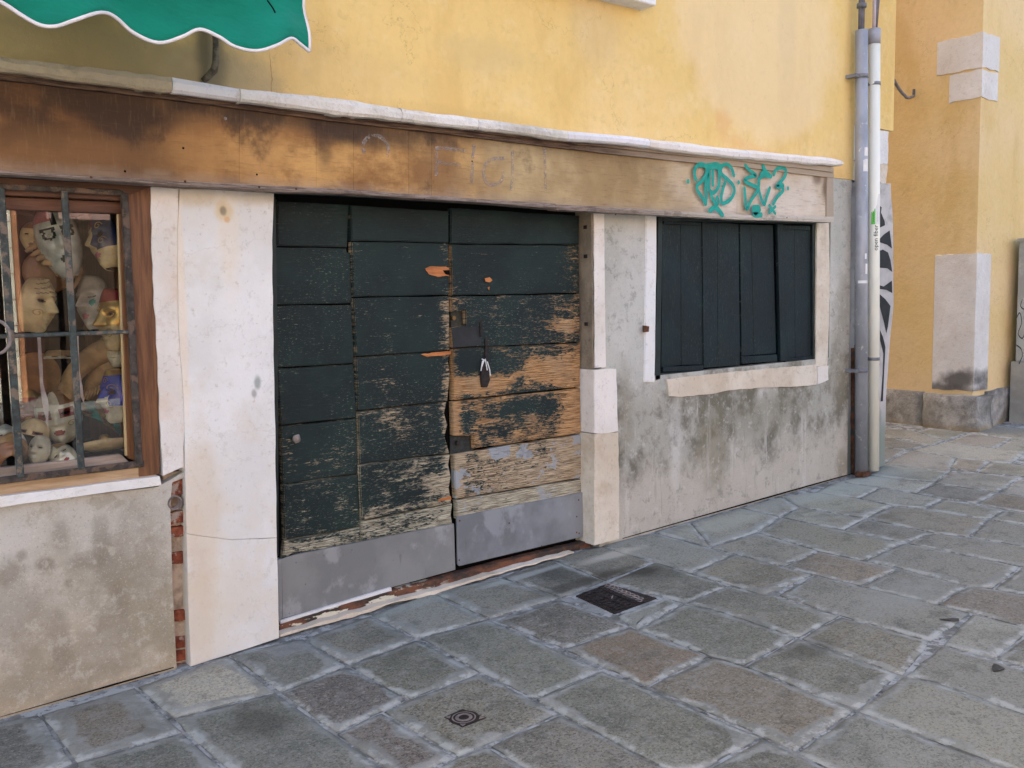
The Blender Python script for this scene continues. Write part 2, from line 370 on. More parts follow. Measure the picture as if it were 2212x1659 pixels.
for px, py, rx, rz, k, cc in ((300, 255, .17, .055, .8, (.035, .016, .01)), (180, 232, .12, .05, .6, (.04, .018, .01)), (395, 250, .10, .06, .7, (.03, .016, .01)), (60, 300, .1, .12, .35, (.05, .025, .012)), (560, 252, .2, .04, .5, (.12, .09, .06)), (730, 275, .17, .06, .85, (.035, .022, .015)), (800, 290, .3, .06, .75, (.05, .028, .016)), (700, 310, .04, .1, .6, (.06, .03, .015)), (985, 280, .14, .035, .85, (.04, .025, .018)),
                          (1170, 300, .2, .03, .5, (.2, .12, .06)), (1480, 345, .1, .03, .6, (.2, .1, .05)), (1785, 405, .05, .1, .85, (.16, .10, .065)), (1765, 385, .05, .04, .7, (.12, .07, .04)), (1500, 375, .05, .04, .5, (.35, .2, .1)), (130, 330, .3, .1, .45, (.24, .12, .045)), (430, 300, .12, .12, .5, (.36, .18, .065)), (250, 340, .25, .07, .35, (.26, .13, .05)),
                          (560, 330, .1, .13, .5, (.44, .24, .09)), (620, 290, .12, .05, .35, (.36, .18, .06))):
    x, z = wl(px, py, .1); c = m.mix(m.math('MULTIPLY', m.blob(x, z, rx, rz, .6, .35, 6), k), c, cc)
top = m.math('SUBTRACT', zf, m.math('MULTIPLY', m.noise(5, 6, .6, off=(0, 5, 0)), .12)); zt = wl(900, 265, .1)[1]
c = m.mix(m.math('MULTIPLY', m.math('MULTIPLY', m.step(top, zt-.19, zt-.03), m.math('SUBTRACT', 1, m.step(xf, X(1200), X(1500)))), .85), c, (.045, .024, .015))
bn = m.math('ADD', m.noise(2.1, 8, .66, sc=(1, 1, .9), off=(3, 8, 1)), m.math('MULTIPLY', m.math('SUBTRACT', zf, wl(900, 340, .1)[1]), .55))
c = m.mix(m.math('MULTIPLY', m.math('MULTIPLY', m.step(bn, .50, .62), .82), m.math('SUBTRACT', 1, m.step(xf, X(1000), X(1500)))), c, (.05, .026, .015))
zl = wl(900, 425, .1)[1]
c = m.mix(m.math('MULTIPLY', m.math('SUBTRACT', 1, m.step(m.math('ADD', zf, m.math('MULTIPLY', m.noise(9, 6, .6), .08)), zl+.04, zl+.10)), .45), c, (.33, .26, .2))
g = m.noise(8, 6, .65, sc=(1.5, 1, 14)); c = m.mix(m.math('MULTIPLY', m.step(g, .5, .72), .32), c, (.10, .055, .03))
g2 = m.noise(10, 6, .65, sc=(10, 1, 1.2), off=(3, 3, 3)); c = m.mix(m.math('MULTIPLY', m.step(g2, .52, .7), .10), c, (.46, .32, .18))
c = m.mix(m.math('MULTIPLY', m.step(m.vor(26), .07, .04), .35), c, (.06, .03, .02))
m.bump(g, .25, .004); m.bump(m.noise(3, 5, .6), .3, .01)
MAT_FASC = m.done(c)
# greyed trim wood
m = M('grey_trim_wood', .8, .2)
g = m.noise(9, 7, .7, sc=(1.2, 6, 22)); 
c = m.mix(m.step(g, .38, .62), (.155, .115, .095), (.33, .27, .24))
c = m.mix(m.step(m.xyz()[0], X(1250), X(1600)), c, m.mix(g, (.46, .41, .35), (.66, .61, .54)))
c = m.mix(m.math('MULTIPLY', m.step(m.noise(6, 6, .7, off=(5, 1, 1)), .52, .62), .45), c, (.10, .07, .055))
m.bump(g, .6, .006); MAT_TRIM = m.done(c)
m = M('dark_trim_wood', .75, .25)
g = m.noise(7, 7, .7, sc=(1.2, 6, 18)); c = m.mix(m.step(g, .4, .6), (.05, .028, .02), (.15, .095, .065))
c = m.mix(m.step(m.math('ADD', m.xyz()[0], m.math('MULTIPLY', m.noise(3, 5, .6), .8)), X(1300), X(1650)), c, (.42, .34, .26))
m.bump(g, .5, .005); MAT_DTRIM = m.done(c)

# door paint with flaking; every plank carries wear and pale
def paint(name, axis='h', base=(.0115, .0195, .0205), base2=(.015, .029, .028), extra=0.0):
    m = M(name, .55, .2)
    sc1 = (1.5, 1, 9) if axis == 'h' else (9, 1, 1.5); sc2 = (4.0, 1, 20) if axis == 'h' else (20, 1, 4.0)
    fl = m.noise(5.5, 9, .68, sc=sc1); fl2 = m.noise(9, 9, .72, sc=sc2, off=(3, 1, 7)); blob = m.noise(3.6, 9, .66, off=(7, 7, 7))
    wear = m.math('ADD', m.attr('wear').outputs['Fac'], extra); pal = m.attr('pale').outputs['Fac']; ed = m.attr('edgewear').outputs['Fac']
    v = m.math('ADD', m.math('ADD', m.math('MULTIPLY', fl, .34), m.math('MULTIPLY', fl2, .42)), m.math('MULTIPLY', blob, .24))
    if axis == 'h':      # more worn towards the meeting edges, a real property of these leaves
        o = m.xyz(); xe = wl(972, 800, -.09)[0]
        de = m.math('ABSOLUTE', m.math('SUBTRACT', o[0], xe)); 
        v = m.math('ADD', v, m.math('MULTIPLY', m.math('MULTIPLY', m.math('SUBTRACT', 1, m.step(de, .01, .10)), ed), .085))
        xr = wl(1255, 800, -.09)[0]; dr = m.math('SUBTRACT', xr, o[0])
        v = m.math('ADD', v, m.math('MULTIPLY', m.math('SUBTRACT', 1, m.step(m.math('ABSOLUTE', dr), .02, .3)), m.math('MULTIPLY', ed, .07)))
    if axis == 'h':
        for px, py, rx, rz, k in ((1185, 800, .17, .055, .16), (1040, 832, .16, .035, .14), (1110, 600, .0, .0, 0), (1215, 700, .1, .03, .08), (1005, 902, .04, .07, -.09), (1130, 880, .2, .035, -.075), (1190, 895, .07, .06, -.06), (1070, 930, .12, .03, -.05), (1030, 780, .14, .05, -.09), (860, 1100, .16, .03, .07), (660, 1180, .2, .02, .06), (940, 1050, .05, .05, .08), (830, 830, .05, .02, .04)):
            if k == 0: continue
            x, z = wl(px, py, -.09); v = m.math('ADD', v, m.math('MULTIPLY', m.blob(x, z, rx, rz, 1.1, .5, 8), k))
    th = m.math('SUBTRACT', .70, m.math('MULTIPLY', wear, .30))
    mask = m.step(v, m.math('SUBTRACT', th, .008), m.math('ADD', th, .008))
    grain = m.noise(9, 9, .75, sc=(.8, 1, 26) if axis == 'h' else (26, 1, .8))
    wood = m.mix(m.step(grain, .40, .60), (.15, .065, .025), (.60, .35, .155))
    wood = m.mix(m.math('MULTIPLY', m.step(m.noise(5, 5, .6, off=(9, 0, 0)), .45, .65), .5), wood, (.34, .24, .15))
    pw = m.mix(m.step(grain, .42, .58), (.15, .125, .09), (.55, .52, .40))
    bare = m.mix(pal, wood, pw)
    rim = m.math('SUBTRACT', m.step(v, m.math('SUBTRACT', th, .02), m.math('SUBTRACT', th, .01)), mask)
    pc = m.mix(m.step(m.noise(3, 5, .6), .4, .62), base, base2)
    pc = m.mix(m.math('MULTIPLY', m.step(m.noise(10, 8, .7, sc=sc1, off=(1, 5, 3)), .56, .66), .4), pc, (.045, .062, .062))
    pc = m.mix(m.math('MULTIPLY', m.step(m.noise(12, 7, .72, sc=sc2, off=(4, 4, 4)), .60, .63), m.math('MULTIPLY', m.math('MULTIPLY', wear, 1.5, clamp=True), m.step(m.noise(2.2, 4, .6, off=(5, 1, 2)), .40, .60))), pc, (.46, .50, .38))
    pc = m.mix(m.math('MULTIPLY', rim, .35), pc, (.30, .33, .27))
    c = m.mix(mask, pc, bare)
    flk = m.attr('lilac').outputs['Fac']
    fm = m.step(m.noise(4.2, 9, .68, sc=(1, 1, 1.5), off=(11, 2, 3)), m.math('SUBTRACT', .66, m.math('MULTIPLY', flk, .11)), m.math('SUBTRACT', .675, m.math('MULTIPLY', flk, .11)))
    c = m.mix(m.math('MULTIPLY', fm, flk, clamp=True), c, (.33, .35, .375))
    m.bump(grain, .5, .005); m.bump(m.math('SUBTRACT', 1, mask), .8, .004); m.bump(m.noise(26, 6, .7, sc=sc1), .35, .003)
    r = m.math('ADD', .5, m.math('MULTIPLY', mask, .35))
    return m.done(c, r)
MAT_PAINT = paint('flaking_green_paint', 'h')
MAT_PAINTE = paint('flaked_plank_edge', 'h', extra=.26)
MAT_PAINTV = paint('green_shutter_paint', 'v', (.009, .0155, .0195), (.011, .024, .028))
MAT_DFRAME = plain('dark_green_frame_paint', (.012, .020, .020), .5, .35, var=.4, scale=9, bump=.2)
MAT_VOID = plain('dark_gap', (.004, .004, .004), .9, .1, bump=0)
# kick plates
def metal(name, a, b, pat, off=0):
    m = M(name, .5, .4, .25)
    c = m.mix(m.step(m.noise(2.4, 7, .6, off=(off, 0, 0)), .38, .62), a, b)
    c = m.mix(m.math('MULTIPLY', m.step(m.noise(4, 8, .62, sc=(1.2, 1, .9), off=(off+4, 1, 1)), .55, .64), .55), c, pat)
    c = m.mix(m.math('MULTIPLY', m.step(m.noise(14, 6, .7, sc=(3, 1, .6), off=(off, 6, 1)), .6, .7), .35), c, (.11, .10, .10))
    c = m.mix(m.step(m.noise(30, 5, .7, off=(off, 9, 9)), .715, .735), c, (.18, .07, .03))
    m.bump(m.noise(2.2, 4, .5), .25, .02); m.bump(m.noise(60, 4, .6), .12, .002)
    return m.done(c, m.math('ADD', .42, m.math('MULTIPLY', m.noise(9, 5, .6), .25)))
MAT_KICK = metal('grey_kick_plate', (.205, .21, .212), (.265, .27, .272), (.41, .41, .43))
MAT_KICK2 = metal('mottled_kick_plate', (.185, .195, .21), (.28, .30, .33), (.39, .41, .45), 5)
MAT_RUST = plain('rusty_iron', (.11, .045, .022), .85, .3, var=.5, scale=20, bump=.7, col2=(.05, .04, .035))
m = M('rusty_threshold_paint', .8, .3)
c = m.mix(m.step(m.noise(6, 7, .65, sc=(1, 1, 2)), .42, .58), (.05, .035, .028), (.17, .07, .038))
xx = m.xyz()[0]
c = m.mix(m.math('MULTIPLY', m.step(m.noise(7, 8, .66, sc=(.8, 1, 3), off=(0, 0, 3)), .51, .54), m.math('SUBTRACT', 1, m.step(xx, wl(900, 1260)[0], wl(1010, 1240)[0]))), c, (.60, .56, .46))
m.bump(m.noise(25, 7, .7), .8, .006); MAT_THRESH = m.done(c)
MAT_WHITE = plain('white_strip_paint', (.72, .71, .72), .6, .3, var=.12)
MAT_IRON = plain('dark_grille_paint', (.035, .05, .05), .5, .4, var=.5, scale=30, bump=.5, col2=(.16, .12, .09))
MAT_IRONR = plain('rusty_grille_frame', (.055, .045, .038), .7, .35, var=.5, scale=26, bump=.7, col2=(.13, .085, .06))
def wood(name, a, b, axis='z', dk=(.03, .015, .01)):
    m = M(name, .5, .35); sc = {'z': (9, 9, .7), 'x': (.7, 9, 9)}[axis]
    g = m.noise(5, 7, .65, sc=sc); c = m.mix(m.step(g, .36, .64), a, b)
    c = m.mix(m.math('MULTIPLY', m.step(m.noise(3, 6, .6, off=(2, 2, 2)), .52, .7), .55), c, dk)
    m.bump(g, .3, .004); return m.done(c)
MAT_WOODV = wood('brown_frame_wood', (.10, .04, .018), (.20, .09, .04), 'z')
MAT_WOODH = wood('brown_frame_wood_across', (.07, .028, .015), (.14, .06, .032), 'x')
MAT_WOODT = wood('tan_sill_board', (.34, .22, .12), (.48, .34, .21), 'x', (.12, .07, .04))
MAT_WOODG = wood('greyed_bottom_rail', (.24, .19, .15), (.38, .31, .26), 'x', (.12, .09, .07))
MAT_WOODL = wood('light_stop_bead', (.40, .29, .14), (.52, .40, .22), 'z', (.3, .2, .1))
# glass
def glass():
    m = bpy.data.materials.new('window_glass'); m.use_nodes = True; t = m.node_tree
    for n in list(t.nodes): t.nodes.remove(n)
    o = t.nodes.new('ShaderNodeOutputMaterial'); mx = t.nodes.new('ShaderNodeMixShader'); a = t.nodes.new('ShaderNodeBsdfTransparent'); b = t.nodes.new('ShaderNodeBsdfGlossy')
    b.inputs['Roughness'].default_value = .012; a.inputs[0].default_value = (.78, .77, .72, 1)  # dull tint dims the display, standing in for a darker interior
    lw = t.nodes.new('ShaderNodeFresnel'); lw.inputs[0].default_value = 1.75
    ad = t.nodes.new('ShaderNodeMath'); ad.operation = 'MULTIPLY_ADD'; ad.inputs[1].default_value = 1.0; ad.inputs[2].default_value = .04; t.links.new(lw.outputs[0], ad.inputs[0])
    t.links.new(ad.outputs[0], mx.inputs[0]); t.links.new(a.outputs[0], mx.inputs[1]); t.links.new(b.outputs[0], mx.inputs[2]); t.links.new(mx.outputs[0], o.inputs[0])
    return m
MAT_GLASS = glass()
# awning cloth
m = M('green_awning_cloth', .8, .2)
c = m.mix(m.step(m.noise(3, 5, .5), .3, .7), (.0008, .15, .10), (.001, .205, .135))
m.bump(m.noise(300, 2, .5), .1, .001); m.bump(m.noise(4, 4, .5, sc=(1, 1, 2)), .8, .03); m.b.inputs['Sheen Weight'].default_value = .1
MAT_AWN = m.done(c)
MAT_PIPING = plain('white_piping', (.74, .70, .70), .8, .2, var=.08)
# pipes
m = M('galvanised_grey_pipe', .5, .4, .2)
c = m.mix(m.step(m.noise(4, 7, .6, sc=(1, 1, .5)), .38, .62), (.27, .28, .31), (.40, .41, .45))
c = m.mix(m.math('MULTIPLY', m.step(m.noise(18, 6, .7), .62, .66), .8), c, (.60, .60, .56))
rz = wl(1850, 1020)[1]
rx = m.math('SUBTRACT', 1, m.step(m.math('ADD', m.xyz()[0], m.math('MULTIPLY', m.noise(8, 5, .6), .05)), wl(1849, 900, .07)[0]+.01, wl(1849, 900, .07)[0]+.04))
rzz = m.math('SUBTRACT', 1, m.step(m.math('ADD', m.xyz()[2], m.math('MULTIPLY', m.noise(4, 5, .6, off=(1, 2, 3)), .5)), rz+.35, rz+.95))
c = m.mix(m.math('MULTIPLY', rx, rzz), c, (.10, .035, .015)); MAT_PIPE = m.done(c)
MAT_PVC = plain('cream_plastic_pipe', (.84, .82, .72), .4, .45, var=.04, scale=2, bump=0)
MAT_GPL = plain('grey_plastic', (.34, .34, .38), .5, .4, var=.1)
MAT_CLAMP = plain('grey_clamp', (.19, .19, .21), .5, .4, var=.3)
MAT_CABLE = plain('grey_cable_sheath', (.16, .15, .17), .6, .3, var=.3)
MAT_CABLEP = plain('pale_cable_sheath', (.48, .40, .42), .6, .3, var=.2)
MAT_CAB = plain('utility_cabinet_grey', (.42, .43, .41), .6, .35, var=.15, scale=4, col2=(.33, .33, .31))
MAT_CABL = plain('utility_cabinet_plinth_grey', (.33, .32, .29), .75, .25, var=.2, scale=4)
MAT_BLACK = plain('black_spray_paint', (.02, .02, .022), .6, .3, var=.3)
MAT_TEAL = plain('teal_spray_paint', (.012, .33, .265), .6, .3, var=.12, scale=30, bump=0)
m = M('worn_chalk_paint', .9, .1); al = m.math('MULTIPLY', m.step(m.noise(26, 6, .7), .3, .62), .5)
tr = m.n('ShaderNodeBsdfTransparent'); mx = m.n('ShaderNodeMixShader'); out = m.t.nodes['Material Output']
m.put(m.b.inputs['Base Color'], (.40, .34, .31)); m.t.links.new(al, mx.inputs[0]); m.t.links.new(tr.outputs[0], mx.inputs[1]); m.t.links.new(m.b.outputs[0], mx.inputs[2]); m.t.links.new(mx.outputs[0], out.inputs[0])
MAT_CHALK = m.m
MAT_STICK = plain('white_paper_sticker', (.78, .77, .76), .7, .2, var=.06)
MAT_GREENST = plain('green_sticker', (.16, .62, .10), .6, .3, var=.06)
MAT_INK = plain('black_ink', (.03, .03, .035), .6, .3, var=.1, bump=0)
MAT_CAST = plain('dark_cast_iron', (.030, .022, .021), .65, .4, .3, var=.5, scale=40, bump=.4)
MAT_CASTL = plain('worn_cast_iron', (.27, .23, .215), .5, .45, .3, var=.3, scale=40, bump=.2)
MAT_ORNG = wood('freshly_split_wood', (.35, .11, .03), (.58, .22, .07), 'x', (.2, .06, .02))
MAT_BRASS = plain('dull_brass', (.28, .16, .06), .45, .5, .6, var=.3)

# pavement
def paving(name):
    m = M(name, .82, .25)
    t = m.attr('tone'); tone = t.outputs['Color']; sp = m.attr('speckle').outputs['Fac']; sm = m.attr('smear').outputs['Fac']; ed = m.attr('edge', 'GEOMETRY').outputs['Fac']
    big = m.noise(2.6, 6, .6); fine = m.noise(85, 4, .75); fine2 = m.noise(38, 5, .7, off=(3, 3, 0))
    c = m.mix(m.math('MULTIPLY', m.step(big, .36, .66), .5), tone, m.mix(.35, tone, (.30, .31, .28)))
    c = m.mix(m.math('MULTIPLY', m.step(m.noise(1.5, 5, .6, off=(4, 4, 4)), .52, .66), .42), c, (.065, .068, .058))
    c = m.mix(m.math('MULTIPLY', m.step(fine, .5, .6), m.math('MULTIPLY', sp, .75)), c, (.042, .036, .032))
    c = m.mix(m.math('MULTIPLY', m.step(fine2, .54, .62), m.math('MULTIPLY', sp, .55)), c, (.33, .32, .28))
    c = m.mix(m.math('MULTIPLY', m.step(m.noise(110, 3, .7), .56, .64), .5), c, (.36, .35, .31))
    c = m.mix(m.math('MULTIPLY', m.step(m.noise(95, 3, .7, off=(1, 0, 0)), .55, .64), .55), c, (.05, .05, .045))
    c = m.mix(m.math('MULTIPLY', m.step(m.noise(14, 8, .72, off=(6, 2, 0)), .50, .62), .38), c, (.28, .275, .25))
    c = m.mix(m.math('MULTIPLY', m.step(m.noise(9, 8, .72, off=(9, 2, 4)), .52, .64), .40), c, (.075, .073, .063))
    # cement smeared over the slab rims
    nn = m.math('ADD', m.math('MULTIPLY', m.math('SUBTRACT', m.noise(5.5, 7, .62, off=(8, 8, 0)), .5), .17), m.math('MULTIPLY', m.math('SUBTRACT', m.noise(1.3, 3, .6, off=(2, 9, 0)), .5), .14))
    rim = m.math('SUBTRACT', 1, m.step(m.math('ADD', ed, nn), m.math('MULTIPLY', sm, .85), m.math('MULTIPLY_ADD', sm, 1.1, .010)))
    cem = m.mix(m.step(m.noise(7, 8, .68, sc=(1, 1, 1), dist=.6), .36, .64), (.195, .20, .18), (.315, .322, .30))
    c = m.mix(m.math('MULTIPLY', rim, .72), c, cem)
    crk = m.math('SUBTRACT', 1, m.step(ed, .0, .006)); c = m.mix(m.math('MULTIPLY', crk, m.math('MULTIPLY', m.step(m.noise(7, 5, .6, off=(1, 7, 0)), .40, .55), .75)), c, (.07, .07, .065))
    whi = m.math('MULTIPLY', m.step(m.noise(11, 8, .7, off=(5, 0, 5)), .47, .56), m.math('SUBTRACT', 1, m.step(m.math('ADD', ed, m.math('MULTIPLY', nn, .3)), .014, .036)))
    c = m.mix(m.math('MULTIPLY', whi, .6), c, (.44, .455, .44))
    for (px, py, rx, ry, k) in DARKSTAIN:
        p = gr(px, py); c = m.mix(m.math('MULTIPLY', m.blob(p.x, p.y, rx, ry, .6, .4, 6, axes=(0, 1)), k), c, (.045, .042, .032))
    for (px, py, rx, ry, k, cc) in LITE:
        p = gr(px, py); c = m.mix(m.math('MULTIPLY', m.blob(p.x, p.y, rx, ry, .55, .35, 6, axes=(0, 1)), k), c, cc)
    m.bump(m.noise(9, 6, .6), .4, .014); m.bump(fine2, .6, .004)
    return m.done(c, m.math('SUBTRACT', .86, m.math('MULTIPLY', big, .2)))
DARKSTAIN = [(1290, 1250, .32, .07, .75), (1385, 1235, .12, .07, .8), (1200, 1240, .1, .12, .5), (565, 1560, .1, .12, .55), (1430, 1240, .15, .1, .4), (1752, 1400, .13, .07, .5)]
LITE = [(1320, 1200, .22, .05, .7, (.50, .47, .40)), (1480, 1125, .7, .05, .6, (.40, .44, .41)), (880, 1310, .28, .045, .5, (.36, .39, .36)), (1130, 1245, .3, .03, .6, (.42, .45, .42)), (1950, 1290, .3, .14, .45, (.30, .31, .29)),
        (1560, 1130, .35, .1, .55, (.42, .42, .35)), (1700, 1080, .5, .14, .45, (.38, .40, .36)), (900, 1190, .1, .1, 0, (.3, .3, .3)), (640, 1400, .12, .07, .5, (.27, .28, .28)), (1990, 1000, .9, .2, .3, (.36, .37, .33)), (1850, 1050, .6, .12, .45, (.38, .41, .37))]
MAT_PAVE = paving('trachyte_paving')
m = M('smeared_cement_joint', .9, .15)
c = m.mix(m.step(m.noise(8, 8, .66, dist=.5), .36, .64), (.14, .14, .13), (.30, .305, .30))
c = m.mix(m.math('MULTIPLY', m.step(m.noise(12, 7, .7, off=(6, 6, 6)), .5, .56), .8), c, (.42, .43, .43))
c = m.mix(m.math('MULTIPLY', m.step(m.noise(16, 7, .7, off=(2, 6, 6)), .58, .64), .8), c, (.06, .06, .06))
m.bump(m.noise(20, 7, .7), .6, .01); MAT_JOINT = m.done(c)
m = M('grey_stone_ground', .9, .15)
bt = m.n('ShaderNodeTexBrick'); m.t.links.new(m.scaled((1, 1, 1)), bt.inputs['Vector']); bt.inputs['Scale'].default_value = 1.3
bt.inputs['Color1'].default_value = (.15, .155, .14, 1); bt.inputs['Color2'].default_value = (.19, .19, .17, 1); bt.inputs['Mortar'].default_value = (.3, .31, .32, 1); bt.inputs['Mortar Size'].default_value = .025
m.bump(m.noise(20, 5, .6), .3, .01); MAT_GROUND = m.done(m.mix(m.math('MULTIPLY', m.noise(4, 6, .6), .4), bt.outputs[0], (.1, .1, .09)))

# ================================================================ GROUND
def plane_obj(name, x0, x1, y0, y1, dz, mat):
    bm = bmesh.new(); vs = [bm.verts.new((x, y, gz(x, y)+dz)) for x, y in ((x0, y0), (x1, y0), (x1, y1), (x0, y1))]
    bm.faces.new(vs); o = finish(bm, name, mat); o['kind'] = 'structure'; return o
bm = bmesh.new()
gpts = [(-60, -60), (60, -60), (60, 60), (-60, 60)]
vs = [bm.verts.new((x, y, max(-.6, min(.6, gz(x, y)))-.045)) for x, y in gpts]
bmesh.ops.delete(bm, geom=vs, context='VERTS')
nx = 24; grid = [[bm.verts.new((-60+120*i/nx, -60+120*j/nx, max(-.5, min(.9, gz(-60+120*i/nx, -60+120*j/nx)))-.045)) for i in range(nx+1)] for j in range(nx+1)]
for j in range(nx):
    for i in range(nx): bm.faces.new((grid[j][i], grid[j][i+1], grid[j+1][i+1], grid[j+1][i]))
g = finish(bm, 'ground', MAT_GROUND); g['kind'] = 'structure'
pav = plane_obj('pavement', -3, 16, -.6, 12, -.007, MAT_JOINT)

